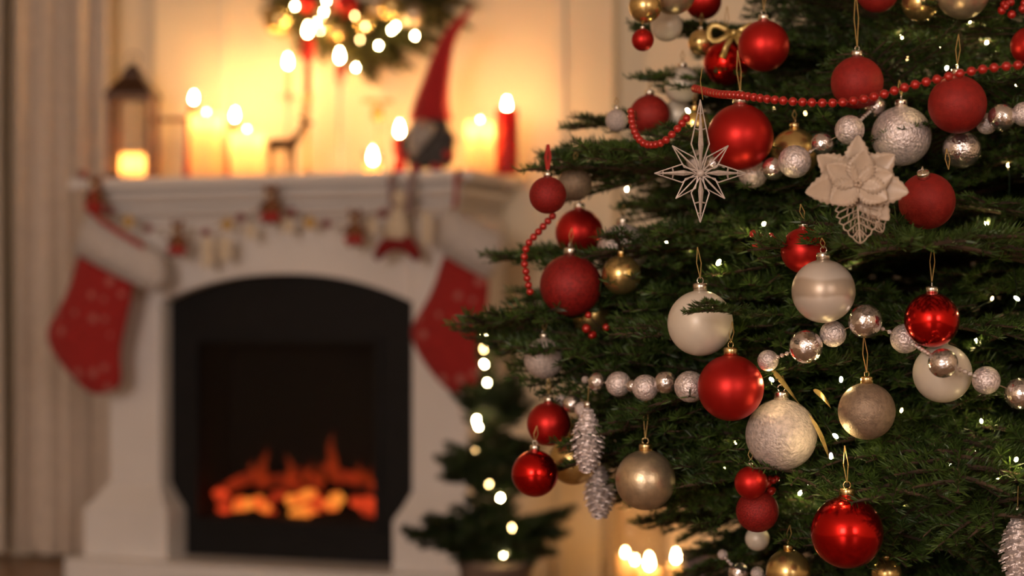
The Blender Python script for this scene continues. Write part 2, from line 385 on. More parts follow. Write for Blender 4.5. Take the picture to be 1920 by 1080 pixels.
B().box(U(120, -0.03), U(930, -0.03), -0.03, VBK, 0.0, zh).obj('plinth', 'white_paint', mant, bevel=0.004)

# ------------------------------------------------------------------ electric fire insert
ins = thing('electric_fire', 'black electric fire insert with glowing embers inside the white mantel', 'fireplace insert', O0, RZ)
VI = VF+0.055
gx0, gx1 = U(362, VI), U(716, VI); gz0, gz1 = Z(990, (gx0+gx1)/2, VI), Z(630, (gx0+gx1)/2, VI)
pn = B()
ins0, ins1 = uo0+0.002, uo1-0.002
for i in range(24):                                         # arched head above the glass
    s0, s1 = i/24, (i+1)/24
    x0 = ins0+(ins1-ins0)*s0; x1 = ins0+(ins1-ins0)*s1
    def top(x):
        s = (x-uo0)/(uo1-uo0); return zs+(zp-zs)*(1-abs((s-0.5)*2)**2.2)+0.004
    pn.rings([[(x0, VI, gz1), (x0, VI, top(x0)), (x0, VI+0.02, top(x0)), (x0, VI+0.02, gz1)], [(x1, VI, gz1), (x1, VI, top(x1)), (x1, VI+0.02, top(x1)), (x1, VI+0.02, gz1)]])
pn.box(ins0, gx0, VI, VI+0.02, zh, gz1).box(gx1, ins1, VI, VI+0.02, zh, gz1).box(gx0, gx1, VI, VI+0.02, zh, gz0)
pn.obj('surround_panel', 'black_metal', ins)
fm = B(); e = 0.018
fm.box(gx0, gx1, VI-0.008, VI+0.004, gz1-e, gz1).box(gx0, gx1, VI-0.008, VI+0.004, gz0, gz0+e).box(gx0, gx0+e, VI-0.008, VI+0.004, gz0+e, gz1-e).box(gx1-e, gx1, VI-0.008, VI+0.004, gz0+e, gz1-e)
fm.obj('glass_frame', 'black_metal', ins, bevel=0.002)
fb = B(); v1 = VBK-0.006
fb.box(gx0, gx1, v1-0.01, v1, gz0, gz1).box(gx0-0.01, gx0, VI+0.02, v1, gz0, gz1).box(gx1, gx1+0.01, VI+0.02, v1, gz0, gz1)
fb.box(gx0, gx1, VI+0.02, v1, gz0-0.01, gz0).box(gx0, gx1, VI+0.02, v1, gz1, gz1+0.01)
fb.obj('firebox', 'firebox_black', ins)
B().box(gx0+e, gx1-e, VI+0.004, VI+0.007, gz0+e, gz1-e).obj('glass_pane', 'smoked_glass', ins)
def lump(c, r, seed, sc=(1, 1, 1)):
    rr = random.Random(seed); b = B().ball((0, 0, 0), r, 9, 6, sc)
    b.v = [tuple(Vector(p)*(1+rr.uniform(-0.22, 0.22))+Vector(c)) for p in b.v]; return b
VE = VI+0.10
RE = random.Random(3)
for i in range(34):                                         # ember lumps in two banks
    px = RE.uniform(405, 708) if i > 8 else 415+i*36
    py = RE.uniform(938, 968) if i % 3 else RE.uniform(922, 945)
    v = VE+RE.uniform(-0.03, 0.03)
    c = FP(px, py, v); hot = any(abs(px-h) < 24 for h in (474, 556, 626)) and py > 925
    lump(c, RE.uniform(0.012, 0.022), i, (1.2, 1, 0.8)).obj('ember', 'ember_orange' if hot else 'ember_red', ins, True)
for (x0, y0, x1, y1, r, dv) in ((405, 925, 500, 885, 0.016, 0.03), (520, 905, 590, 925, 0.013, 0.05), (560, 880, 606, 918, 0.012, 0.04), (620, 885, 705, 918, 0.016, 0.03),
                                (430, 968, 520, 975, 0.014, -0.045), (585, 972, 700, 976, 0.014, -0.045), (480, 910, 560, 895, 0.013, 0.06), (640, 905, 610, 870, 0.012, 0.05)):
    a, b_ = FP(x0, y0, VE+dv), FP(x1, y1, VE+dv); q = a.lerp(b_, 0.5)+Vector((0, 0, 0.005))
    B().tube([a, a.lerp(q, 0.5), q, q.lerp(b_, 0.5), b_], [r*0.8, r, r*1.1, r*0.9, r*0.6], 9).obj('log', 'log_glow' if dv > 0 else 'charred_log', ins, True)
B().box(gx0+0.02, gx1-0.02, VI+0.03, v1-0.02, gz0, gz0+0.022).obj('ash_bed', 'charred_log', ins, bevel=0.006)
for (x, y, h, wd, lean) in ((492, 905, 70, 11, 6), (478, 900, 40, 9, -6), (545, 900, 52, 9, -5), (575, 905, 44, 8, 8), (622, 900, 95, 12, 2), (606, 905, 45, 9, -6), (672, 905, 40, 10, 5), (692, 910, 36, 8, 3)):
    a = FP(x, y, VE+0.02); b_ = FP(x+lean, y-h, VE+0.02); pts = []; rr = []
    wdm = wd/730
    for j in range(9):
        s = j/8; p = a.lerp(b_, s); p.x += 0.006*math.sin(s*7+x); pts.append(p); rr.append(max(0.0006, wdm*(0.6+1.2*s-1.8*s*s) if s < 0.99 else 0.0006))
    B().tube(pts, rr, 8, 0.5).obj('flame_tongue', 'fire_tongue', ins, True)

# ------------------------------------------------------------------ candles
def flame_mesh(h, r):
    b = B(); b.lathe([(r*0.25, 0), (r*0.8, h*0.12), (r, h*0.28), (r*0.82, h*0.5), (r*0.45, h*0.75), (r*0.05, h)], 10)
    return b
FM = flame_mesh(0.034, 0.0075).mesh('flame', 'flame')
def add_candle(t, r, h, wax, z0=0.0, flame=1.0, pit=0.030):
    """wax pillar with a molten hollow, wick and flame, as parts of t"""
    rim = min(0.0032, r*0.25)
    B().lathe([(r*0.98, z0), (r, z0+0.003), (r, z0+h-0.002), (r-0.001, z0+h), (r-rim, z0+h-0.001), (r-rim-0.001, z0+h-pit), (r*0.3, z0+h-pit-0.002)], 24).obj('wax', wax, t, True)
    B().tube([(0, 0, z0+h-pit-0.002), (0.0005, 0, z0+h-pit+0.008), (0.001, 0, z0+h-pit+0.012)], 0.0009, 5).obj('wick', 'wick', t)
    link('flame', FM, t, (0.0005, 0, z0+h-pit+0.009), flame)
def mantel_at(px, py_base, v):
    """u on the shelf for a pixel column"""
    return U(px, v)
def pillar(px, ytop, wpx, v, wax, label, group=None, zbase=ZT, flame=1.0, pit=0.030):
    u = U(px, v); d = DEP(u, v); t = thing('pillar_candle' if wpx > 30 else 'slim_candle', label, 'candle', W(u, v, zbase), RZ, group)
    add_candle(t, wpx/F*d/2, Z(ytop, u, v)-zbase, wax, 0, flame, pit); return t
pillar(387, 214, 62, 0.17, 'ivory_wax', 'taller ivory pillar candle standing between two slim red candles', flame=1.35, pit=0.046)
pillar(463, 246, 64, 0.14, 'ivory_wax', 'shorter ivory pillar candle standing beside the reindeer figurine', flame=1.35, pit=0.046)
pillar(900, 228, 54, 0.15, 'ivory_wax', 'ivory pillar candle beside the thick red pillar candle', flame=1.35, pit=0.046)
pillar(950, 205, 42, 0.20, 'red_wax', 'thick red pillar candle at the mantel end beside an ivory one', pit=0.012)
pillar(351, 196, 17, 0.25, 'red_wax', 'slim red candle between lantern and taller ivory pillar', pit=0.002, flame=0.8).rotation_euler[1] = 0.085
pillar(429, 229, 17, 0.24, 'red_wax', 'slim red candle between the two ivory pillars', pit=0.002, flame=0.85).rotation_euler[1] = 0.10
pillar(749, 258, 26, 0.15, 'red_wax', 'short red candle beside the gnome', pit=0.004, flame=1.1)
t = thing('tealight_glass', 'small glass votive with a lit tealight beside the brass carousel', 'candle', W(U(699, 0.13), 0.13, ZT), RZ)
B().lathe([(0.024, 0), (0.027, 0.004), (0.029, 0.062), (0.0275, 0.062), (0.0255, 0.006)], 20, cap=False).obj('glass_cup', 'clear_glass', t, True)
B().lathe([(0.020, 0.003), (0.022, 0.004), (0.022, 0.03), (0.018, 0.030), (0.017, 0.024), (0.004, 0.023)], 18).obj('wax', 'ivory_wax', t, True)
B().tube([(0, 0, 0.023), (0, 0, 0.032)], 0.0008, 5).obj('wick', 'wick', t); link('flame', FM, t, (0, 0, 0.031), 1.2)
# tall candlesticks
def candlestick(px, yflame, ycup, v, wax, stem, cpx, label, cupw=0.03, wide=None):
    u = U(px, v); d = DEP(u, v); t = thing('candlestick', label, 'candlestick', W(u, v, ZT), RZ)
    zc_ = Z(ycup, u, v)-ZT; zt = Z(yflame, u, v)-ZT-0.012; r = cpx/F*d/2
    B().lathe([(0.034, 0), (0.035, 0.004), (0.030, 0.009), (0.010, 0.014), (0.0055, 0.03), (0.0050, zc_*0.5), (0.0075, zc_*0.52), (0.005, zc_*0.54), (0.005, zc_-0.02), (0.009, zc_-0.006)], 18).obj('stem', stem, t, True)
    B().lathe([(0.009, zc_-0.006), (cupw, zc_), (cupw, zc_+0.003), (r+0.003, zc_+0.004), (r+0.003, zc_+0.014), (r*0.6, zc_+0.014)], 18).obj('cup', stem, t, True)
    h = zt-zc_-0.006
    if wide: B().lathe([(r*0.8, zc_+0.006), (r, zc_+0.02), (r, zc_+h*0.62), (wide/F*d/2, zc_+h*0.70), (wide/F*d/2, zt-0.001), (r*0.5, zt)], 16).obj('wax', wax, t, True)
    else: B().lathe([(r*0.9, zc_+0.006), (r, zc_+0.02), (r*0.9, zt-0.002), (r*0.4, zt)], 14).obj('wax', wax, t, True)
    B().tube([(0, 0, zt), (0, 0, zt+0.01)], 0.0008, 5).obj('wick', 'wick', t); link('flame', FM, t, (0, 0, zt+0.006), 0.95)
candlestick(540, 121, 184, 0.24, 'ivory_wax', 'rose_glass', 11, 'rose candlestick holding a slim ivory candle behind the reindeer')
candlestick(577, 62, 186, 0.20, 'red_wax', 'brass', 13, 'tallest brass candlestick holding a red candle in front of wreath', 0.012, 26)
candlestick(637, 110, 150, 0.22, 'red_wax', 'rose_glass', 17, 'rose candlestick holding a red candle stub below the wreath', 0.016)
# brass carousel
u = U(708, 0.24); t = thing('candle_carousel', 'brass candle carousel with a turning disc behind the votive', 'ornament', W(u, 0.24, ZT), RZ)
zt = Z(190, u, 0.24)-ZT
B().lathe([(0.040, 0), (0.041, 0.003), (0.030, 0.008), (0.012, 0.012), (0.011, 0.02)], 20).obj('base', 'brass', t, True)
B().tube([(0, 0, 0.01), (0, 0, zt+0.004)], 0.0022, 8).obj('rod', 'brass', t, True)
for i in range(10):
    a = 2*PI*i/10; c, s = math.cos(a), math.sin(a); c2, s2 = math.cos(a+0.42), math.sin(a+0.42)
    B().rings([[(0.008*c, 0.008*s, zt), (0.042*c, 0.042*s, zt-0.004), (0.042*c, 0.042*s, zt-0.003), (0.008*c, 0.008*s, zt+0.001)], [(0.008*c2, 0.008*s2, zt+0.003), (0.042*c2, 0.042*s2, zt+0.004), (0.042*c2, 0.042*s2, zt+0.005), (0.008*c2, 0.008*s2, zt+0.004)]]).obj('vane', 'brass', t)
B().lathe([(0.014, zt-0.05), (0.016, zt-0.048), (0.016, zt-0.018), (0.010, zt-0.012), (0.003, zt-0.008)], 16).obj('bell', 'brass', t, True)

# ------------------------------------------------------------------ lantern on the mantel
v = 0.20; u = U(250, v); d = DEP(u, v); wl = 82/F*d
t = thing('candle_lantern', 'copper brown house lantern with peaked roof at the mantel end', 'lantern', W(u, v, ZT), RZ+0.30)
hl = Z(187, u, v)-ZT; q = wl/2
B().box(-q, q, -q, q, 0.0, 0.014).obj('base', 'copper_wood', t, bevel=0.002)
for sx in (-1, 1):
    for sy in (-1, 1):
        B().box(min(sx*q, sx*(q-0.013)), max(sx*q, sx*(q-0.013)), min(sy*q, sy*(q-0.013)), max(sy*q, sy*(q-0.013)), 0.014, hl).obj('post', 'copper_wood', t)
for (ax, sgn) in ((0, -1), (0, 1), (1, -1), (1, 1)):
    y = sgn*(q-0.006); b = B()
    b.box(-q+0.013, q-0.013, y-0.001, y+0.001, 0.014, hl) if ax == 0 else b.box(y-0.001, y+0.001, -q+0.013, q-0.013, 0.014, hl)
    b.obj('glass_pane', 'clear_glass', t)
B().box(-q-0.004, q+0.004, -q-0.004, q+0.004, hl, hl+0.012).frus(-q-0.006, q+0.006, -q-0.006, q+0.006, hl+0.012, -q*0.45, q*0.45, -q*0.45, q*0.45, hl+0.062).obj('roof', 'dark_copper', t)
B().box(-q*0.42, q*0.42, -q*0.42, q*0.42, hl+0.062, hl+0.074).frus(-q*0.42, q*0.42, -q*0.42, q*0.42, hl+0.074, -0.006, 0.006, -0.006, 0.006, hl+0.098).obj('chimney', 'dark_copper', t)
B().tube([(0.017*math.cos(a*PI/8), 0, hl+0.112+0.017*math.sin(a*PI/8)) for a in range(17)], 0.0022, 6).obj('ring', 'dark_copper', t, True)
cd = thing('lantern_candle', 'ivory candle burning inside the copper brown mantel lantern', 'candle', W(u, v, ZT+0.014), RZ)
add_candle(cd, 0.036, 0.066, 'ivory_wax', flame=1.25, pit=0.050)
# bare wooden frame beside it
v = 0.30; u0, u1 = U(292, v), U(356, v); h = Z(222, u0, v)-ZT
t = thing('wooden_stand', 'small open wooden frame standing behind the lantern', 'frame', W(u0, v, ZT), RZ)
B().box(0, u1-u0, -0.012, 0.012, h-0.010, h).obj('crossbar', 'copper_wood', t)
for a in (0, u1-u0-0.008): B().box(a, a+0.008, -0.012, 0.012, 0, h-0.010).obj('upright', 'copper_wood', t)

# ------------------------------------------------------------------ reindeer
v = 0.10; c0 = FP(530, 325, v); s = DEP(c0.x, v)/F
t = thing('reindeer_figurine', 'dark wooden reindeer figurine with antlers on the mantel', 'figurine', W(c0.x, v, ZT), RZ)
def D(px, py, y=0.0): return Vector(((px-530)*s, y, (325-py)*s))
B().tube([D(500, 262), D(506, 263), D(520, 264), D(540, 264), D(552, 262), D(560, 252), D(568, 240), D(574, 228), D(581, 224), D(592, 228)], [0.004, 0.013, 0.0145, 0.013, 0.014, 0.0105, 0.0085, 0.0085, 0.0078, 0.004], 10).obj('body', 'deer_wood', t, True)
for px, y, k in ((504, 0.008, -3), (507, -0.008, 2), (548, 0.008, 3), (546, -0.008, -2)):
    B().tube([D(px, 268, y), D(px+k*0.3, 285, y), D(px+k, 305, y), D(px+k*0.8, 325, y)], [0.008, 0.005, 0.0036, 0.0042], 7).obj('leg', 'deer_wood', t, True)
for y in (0.006, -0.006):
    b = B().tube([D(577, 220, y), D(573, 205, y*1.6), D(578, 192, y*2.4), D(584, 180, y*2.6)], [0.0026, 0.0022, 0.0018, 0.001], 6)
    b.tube([D(574, 206, y*1.6), D(584, 200, y*2.2), D(589, 193, y*2.4)], [0.002, 0.0016, 0.0008], 5).tube([D(577, 194, y*2.3), D(568, 184, y*2.8)], [0.0016, 0.0008], 5)
    b.obj('antler', 'deer_wood', t, True)
    B().tube([D(577, 222, y), D(570, 217, y*2.4), D(565, 216, y*3)], [0.003, 0.004, 0.0008], 6).obj('ear', 'deer_wood', t, True)
B().tube([D(500, 260), D(495, 256), D(493, 262)], [0.004, 0.004, 0.001], 6).obj('tail', 'deer_wood', t, True)

# ------------------------------------------------------------------ gnome
v = 0.09; c0 = FP(806, 322, v); s = DEP(c0.x, v)/F
t = thing('gnome_doll', 'felt gnome doll in a long red pointed hat on the mantel', 'doll', W(c0.x, v, ZT), RZ)
def D(px, py, y=0.0): return Vector(((px-806)*s, y, max(0.0, (322-py)*s)))
b = B().lathe([(0.030, 0.012), (0.050, 0.016), (0.061, 0.035), (0.060, 0.07), (0.050, 0.11), (0.042, 0.142)], 20)
b.v = [(x*1.05, y*0.72, z) for x, y, z in b.v]; b.obj('body', 'grey_felt', t, True)
hp = [(808, 224, 42), (808, 205, 38), (812, 180, 32), (819, 150, 26), (828, 115, 21), (838, 85, 16), (850, 60, 12), (866, 42, 9), (880, 28, 6), (890, 14, 2)]
B().tube([D(x, y) for x, y, r in hp], [r*s for x, y, r in hp], 18, 0.8).obj('hat', 'red_felt', t, True)
b = B().tube([D(806, 232, -0.030), D(803, 246, -0.045), D(796, 262, -0.052), D(788, 280, -0.050), D(782, 294, -0.043)], [0.030, 0.034, 0.028, 0.017, 0.004], 14, 0.5)
b.obj('beard', 'beard_fur', t, True)
B().ball(D(808, 232, -0.055), 0.011).obj('nose', 'skin_felt', t, True)
for px in (785, 826): B().ball(D(px, 318, -0.022), 0.016, sc=(1, 1.6, 0.75)).obj('boot', 'red_felt', t, True).location.z = 0.006
for sx in (-1, 1):
    B().tube([(sx*0.046, -0.005, 0.105), (sx*0.063, -0.012, 0.08), (sx*0.058, -0.025, 0.05)], [0.012, 0.013, 0.010], 10).obj('arm', 'grey_felt', t, True)
    B().ball((sx*0.058, -0.027, 0.043), 0.012).obj('mitten', 'red_felt', t, True)

# ------------------------------------------------------------------ stockings
def pair_loft(pairs, v, depth, org):
    b = B(); rs = []
    for (x0, y0), (x1, y1), dp in pairs:
        a, c = FP(x0, y0, v)-org, FP(x1, y1, v)-org; m = (a+c)/2; h = (c-a)/2
        rs.append([m+h*math.cos(2*PI*j/20)+Vector((0, 1, 0))*(depth*dp*math.sin(2*PI*j/20)) for j in range(20)])
    return b.rings(rs)
def stocking(px, py, v, body, cuff, loop, label):
    org = FP(px, py, v); t = thing('christmas_stocking', label, 'stocking', W(*org), RZ)
    o = pair_loft(body, v, 0.028, org).obj('sock', 'stocking_cloth', t, True); m_ = o.modifiers.new('soft', 'SUBSURF'); m_.levels = 1; m_.render_levels = 1
    o = pair_loft(cuff, v, 0.036, org).obj('cuff', 'white_fur', t, True)
    B().tube([FP(x, y, v+dv)-org for x, y, dv in loop[0]], loop[1], 6, 0.4).obj('hanging_loop', 'red_cord', t, True)
    return t
stocking(172, 395, -0.045,
         [((148, 462), (256, 522), .7), ((143, 490), (250, 545), 1), ((126, 555), (241, 592), 1), ((90, 608), (229, 640), 1.1), ((84, 634), (226, 668), 1.05), ((104, 672), (228, 694), .95), ((138, 712), (230, 714), .8), ((160, 733), (222, 728), .5), ((178, 741), (206, 738), .15)],
         [((176, 408), (296, 474), .8), ((165, 398), (306, 482), 1.0), ((150, 440), (312, 522), 1.1), ((140, 470), (292, 548), 1.0), ((152, 470), (280, 540), .8)],
         ([(182, 345, 0.03), (172, 370, 0.0), (170, 395, -0.025), (195, 418, -0.04), (235, 443, -0.042), (270, 463, -0.038)], 0.0065),
         'red snowflake stocking with white cuff hanging from the lantern end of mantel')
stocking(855, 385, -0.045,
         [((832, 468), (915, 510), .7), ((828, 490), (919, 530), 1), ((806, 560), (913, 590), 1), ((772, 602), (906, 636), 1.1), ((767, 628), (902, 662), 1.05), ((784, 668), (899, 692), .95), ((818, 712), (897, 714), .8), ((838, 732), (890, 728), .5), ((852, 739), (880, 737), .15)],
         [((846, 396), (930, 436), .8), ((836, 386), (945, 442), 1.0), ((828, 430), (938, 486), 1.1), ((822, 468), (920, 524), 1.0), ((832, 468), (910, 512), .8)],
         ([(858, 318, 0.04), (856, 335, 0.0), (855, 360, -0.005), (852, 390, -0.01)], 0.0075),
         'red snowflake stocking with white cuff hanging beside the small potted fir')

# ------------------------------------------------------------------ felt garland along the mantel
org = FP(175, 365, -0.02); ga = thing('felt_garland', 'felt garland of beads, stars and gingerbread figures strung along the mantel', 'garland', W(*org), RZ)
def G(px, py, v=-0.012): return FP(px, py, v)-org
B().tube([G(x, y) for x, y in ((172, 372), (205, 394), (240, 412), (280, 427), (333, 430), (385, 432), (425, 420), (452, 408), (508, 388), (545, 397), (580, 412), (612, 418), (665, 412), (716, 398), (735, 385))], 0.0018, 5).obj('string', 'twine', ga)
RB = B().ball((0, 0, 0), 0.0115, 12, 8).mesh('felt_ball', 'dark_red_felt')
for x, y in ((155, 327), (205, 396), (279, 429), (386, 435), (451, 409), (546, 398), (613, 420), (717, 400)): link('felt_ball', RB, ga, G(x, y))
def star_poly(n, r0, r1): return [((r0 if i % 2 == 0 else r1)*math.sin(PI*i/n), (r0 if i % 2 == 0 else r1)*math.cos(PI*i/n)) for i in range(2*n)]
SM = B().prism(star_poly(5, 0.021, 0.012), -0.003, 0.003).mesh('felt_star', 'gold_felt', False)
for x, y in ((241, 416), (426, 421), (581, 418)): link('felt_star', SM, ga, G(x, y))
def ginger():
    b = B().ball((0, 0, 0.018), 0.013, 12, 8, (1, 0.6, 1)).ball((0, 0, -0.010), 0.019, 12, 8, (0.95, 0.6, 1.15))
    for sx in (-1, 1): b.ball((sx*0.009, 0, 0.031), 0.006, 8, 6).tube([(sx*0.012, 0, 0.0), (sx*0.022, 0, -0.008)], [0.006, 0.005], 7).tube([(sx*0.008, 0, -0.022), (sx*0.010, 0, -0.036)], [0.007, 0.006], 7)
    return b
GM = ginger().mesh('gingerbread_bear', 'ginger_felt')
GS = B().lathe([(0.014, -0.030), (0.0195, -0.025), (0.0198, -0.018), (0.012, -0.015)], 14).mesh('bear_shorts', 'red_felt')
for x, y, k in ((178, 366, 1.4), (333, 448, 1.3), (508, 384, 1.4), (665, 428, 1.3)):
    o = link('gingerbread_bear', GM, ga, G(x, y, -0.02), k)
    link('shorts', GS, o, (0, -0.002, 0), (1.05, 0.75, 1)); B().ball((0, -0.008, 0.016), 0.006, 8, 6).obj('muzzle', 'cream_felt', o, True)
for x, y, h, wd in ((389, 475, 58, 24), (422, 468, 44, 26), (470, 435, 28, 20), (540, 425, 26, 20), (700, 425, 30, 16), (800, 430, 60, 20)):
    k = 1/715
    B().prism([(-wd/2*k, h/2*k), (wd/2*k, h/2*k), (wd/2*k*0.9, -h*0.38*k), (0, -h/2*k), (-wd/2*k*0.9, -h*0.38*k)], -0.0015, 0.0015).obj('pennant', 'cream_felt', ga, loc=G(x, y))
# hanging felt doll at the garland's end
org2 = FP(745, 470, -0.03); hd = thing('hanging_felt_doll', 'cream felt doll with a red curved skirt hanging from the mantel', 'ornament', W(*org2), RZ)
def G2(px, py, v=-0.03): return FP(px, py, v)-org2
for x0, x1 in ((732, 736), (770, 764)): B().tube([G2(x0+8, 322, -0.004), G2(x0, 335), G2((x0+x1)/2, 360), G2(x1, 398)], 0.0085, 6, 0.25).obj('ribbon', 'lilac_ribbon', hd)
B().tube([G2(748, 385), G2(746, 405), G2(744, 430), G2(742, 448)], [0.010, 0.020, 0.029, 0.034], 14, 0.5).obj('body', 'cream_felt', hd, True)
B().ball(G2(750, 372), 0.020).obj('head', 'cream_felt', hd, True)
B().tube([G2(705, 486), G2(716, 468), G2(730, 456), G2(746, 452), G2(762, 457), G2(775, 470), G2(785, 487)], [0.009, 0.017, 0.021, 0.023, 0.021, 0.017, 0.009], 12, 0.6).obj('skirt', 'dark_red_felt', hd, True)

# ------------------------------------------------------------------ fir bough mesh
def bough_mesh(seed, L=0.6, mat_='fir_needle', nl=0.0135, nw=0.00085, dens=1050, start=0.18, droop=0.05):
    rr = random.Random(seed); V = []; Fc = []; stems = B()
    def needles(a, b_, dens_):
        d = b_-a; ln = d.length
        if ln < 1e-4: return
        d /= ln; up = Vector((0, 0, 1)) if abs(d.z) < 0.9 else Vector((1, 0, 0)); s = d.cross(up).normalized(); up = s.cross(d)
        for i in range(int(ln*dens_)):
            p = a+d*(rr.random()*ln); an = rr.uniform(-0.55, PI+0.55)
            o = s*math.cos(an)+up*math.sin(an)*0.8
            dr = (o+d*rr.uniform(0.35, 0.9)).normalized(); l = nl*rr.uniform(0.75, 1.2)
            wv_ = dr.cross(Vector((rr.uniform(-1, 1), rr.uniform(-1, 1), rr.uniform(-1, 1)))).normalized()*nw
            n = len(V); e_ = p+dr*l
            V.extend([p-wv_*0.6, p+wv_*0.6, p+dr*l*0.6+wv_, e_, p+dr*l*0.6-wv_]); Fc.append((n, n+1, n+2, n+3, n+4))
    def axis(t): return Vector((L*t, 0.02*math.sin(t*3+seed), -droop*t*t+0.03*t))
    N_ = 14; pts = [axis(i/N_) for i in range(N_+1)]
    stems.tube(pts, [0.0055*(1-0.8*i/N_) for i in range(N_+1)], 5)
    for i in range(N_):
        if i/N_ >= start*0.8: needles(pts[i], pts[i+1], dens*1.1)
    t = start; sgn = 1
    while t < 0.97:
        p = axis(t); ls = (0.40*(1-t)**0.85+0.035)*L/0.6*rr.uniform(0.8, 1.15)*0.85
        an = math.radians(rr.uniform(42, 58)); dr = Vector((math.cos(an), sgn*math.sin(an), rr.uniform(-0.12, 0.16)))
        q = [p+dr*ls*k/4+Vector((0.10*ls*(k/4)**2, 0, -0.10*ls*(k/4)**2)) for k in range(5)]
        stems.tube(q, [0.0028, 0.0024, 0.002, 0.0016, 0.001], 4)
        for k in range(4): needles(q[k], q[k+1], dens)
        u_ = 0.22; sg2 = 1
        while u_ < 0.9 and ls > 0.07:
            kk = min(3, int(u_*4)); pp = q[kk].lerp(q[kk+1], u_*4-kk); l2 = (0.40*ls*(1-u_)+0.022)*rr.uniform(0.7, 1.2)
            a2 = math.atan2(dr.y, dr.x)+sg2*math.radians(rr.uniform(38, 52)); d2 = Vector((math.cos(a2), math.sin(a2), rr.uniform(-0.15, 0.2)))
            stems.tube([pp, pp+d2*l2], [0.0016, 0.0008], 4); needles(pp, pp+d2*l2, dens)
            u_ += 0.038/ls*rr.uniform(0.6, 1.0); sg2 = -sg2
        t += 0.030*0.6/L*rr.uniform(0.75, 1.2); sgn = -sgn
    nst = len(stems.v); me = bpy.data.meshes.new('bough')
    me.from_pydata(stems.v+[tuple(p) for p in V], [], stems.f+[tuple(i+nst for i in f) for f in Fc])
    me.materials.append(M['bark']); me.materials.append(M[mat_])
    me.polygons.foreach_set('material_index', [0]*len(stems.f)+[1]*len(Fc)); me.update(); return me
BM = [bough_mesh(i) for i in range(6)]

# ------------------------------------------------------------------ big christmas tree
TX, TY = 0.64, 2.92
def RAD(z):
    if z < 0.58: return 0.60+(z-0.40)*0.62
    return max(0.03, 0.72-(z-0.58)*0.50)
tree = thing('christmas_tree', 'large decorated fir christmas tree standing in front of the room', 'christmas tree', (TX, TY, 0))
B().tube([(0, 0, 0.0), (0, 0, 0.4), (0.004, 0, 1.0), (0, 0, 1.9)], [0.042, 0.038, 0.028, 0.010], 12).obj('trunk', 'bark', tree, True)
b = B()
for i in range(4):
    a = PI/4+i*PI/2; b.tube([(0.04*math.cos(a), 0.04*math.sin(a), 0.05), (0.24*math.cos(a), 0.24*math.sin(a), 0.012)], [0.018, 0.012], 6)
b.lathe([(0.06, 0.0), (0.062, 0.01), (0.058, 0.12), (0.046, 0.12)], 16).obj('stand', 'black_metal', tree)
nb = 0
def bough_to(tip, zb, roll=0.0):
    global nb
    base = Vector((0, 0, zb)); d_ = tip-base; L = d_.length
    o = link('bough', BM[nb % 6], tree, base, L/0.6); nb += 1
    yaw = math.atan2(d_.y, d_.x); pitch = math.atan2(d_.z, math.hypot(d_.x, d_.y))
    o.rotation_euler = (Matrix.Rotation(yaw, 3, 'Z') @ Matrix.Rotation(-pitch, 3, 'Y') @ Matrix.Rotation(roll, 3, 'X')).to_euler()
    return o
az = 0.0; z = 0.47
n_b = 185
for i in range(n_b):
    s = i/(n_b-1); zt = 0.42+1.35*s**1.12; az += 2.39996
    tocam = math.cos(az-math.atan2(-TY, -TX*0.2))
    r = RAD(zt)*R.uniform(0.78, 0.97)
    if tocam > 0.2: r = RAD(zt)*R.uniform(0.74, 0.90)
    dz = -0.02+0.16*min(1, max(0, (zt-0.5)/0.9))+R.uniform(-0.02, 0.03)
    bough_to(Vector((r*math.cos(az), r*math.sin(az), zt)), max(0.30, zt-dz), R.uniform(-0.3, 0.3))
for i in range(34):                                          # short skirt of low boughs
    zt = R.uniform(0.27, 0.40); az += 2.39996; r = R.uniform(0.36, 0.46)
    bough_to(Vector((r*math.cos(az), r*math.sin(az), zt)), zt+0.05, R.uniform(-0.3, 0.3))
# boughs whose tips stand out along the tree's side
for px, py, d_, dz in ((868, 574, 2.72, 0.03), (905, 600, 2.80, 0.05), (1000, 288, 2.66, 0.05), (1040, 262, 2.76, 0.05), (1090, 210, 2.85, 0.05), (938, 460, 2.85, 0.03), (960, 540, 2.90, 0.02), (985, 690, 2.70, -0.02),
                       (1195, 128, 2.80, 0.06), (1200, 30, 2.90, 0.10), (1065, 838, 2.60, -0.03), (1000, 640, 2.62, 0.0), (1150, 880, 2.62, -0.06), (1290, 985, 3.2, -0.16), (1320, 905, 2.70, -0.10), (1245, 850, 2.5, -0.03),
                        (1120, 440, 2.62, 0.04), (1780, 420, 2.15, 0.03), (1500, 880, 2.35, -0.06), (1650, 905, 2.3, -0.06), (1760, 880, 2.25, -0.08), (1850, 960, 2.3, -0.1), (1700, 1000, 2.4, -0.1), (1480, 960, 2.6, -0.12),
                       (1390, 1010, 3.0, -0.15), (1600, 1040, 2.7, -0.14), (1180, 600, 2.5, 0.0), (1250, 720, 2.45, 0.0), (1130, 780, 2.52, 0.0)):
    tip = P(px, py, d_)-Vector((TX, TY, 0)); bough_to(tip, tip.z-dz, R.uniform(-0.3, 0.3))

TW = bough_mesh(61, 0.15, 'fir_needle', 0.0135, 0.0010, 2000, 0.08, 0.008)
for a_, b_ in ((P(1425, 592, 2.32), P(1306, 586, 2.20)),):   # short twig reaching over the white bauble
    d_ = b_-a_; o = link('bough', TW, tree, a_-Vector((TX, TY, 0)), (d_.length/0.15, 0.55, 0.55))
    o.rotation_euler = (Matrix.Rotation(math.atan2(d_.y, d_.x), 3, 'Z') @ Matrix.Rotation(-math.atan2(d_.z, math.hypot(d_.x, d_.y)), 3, 'Y')).to_euler()

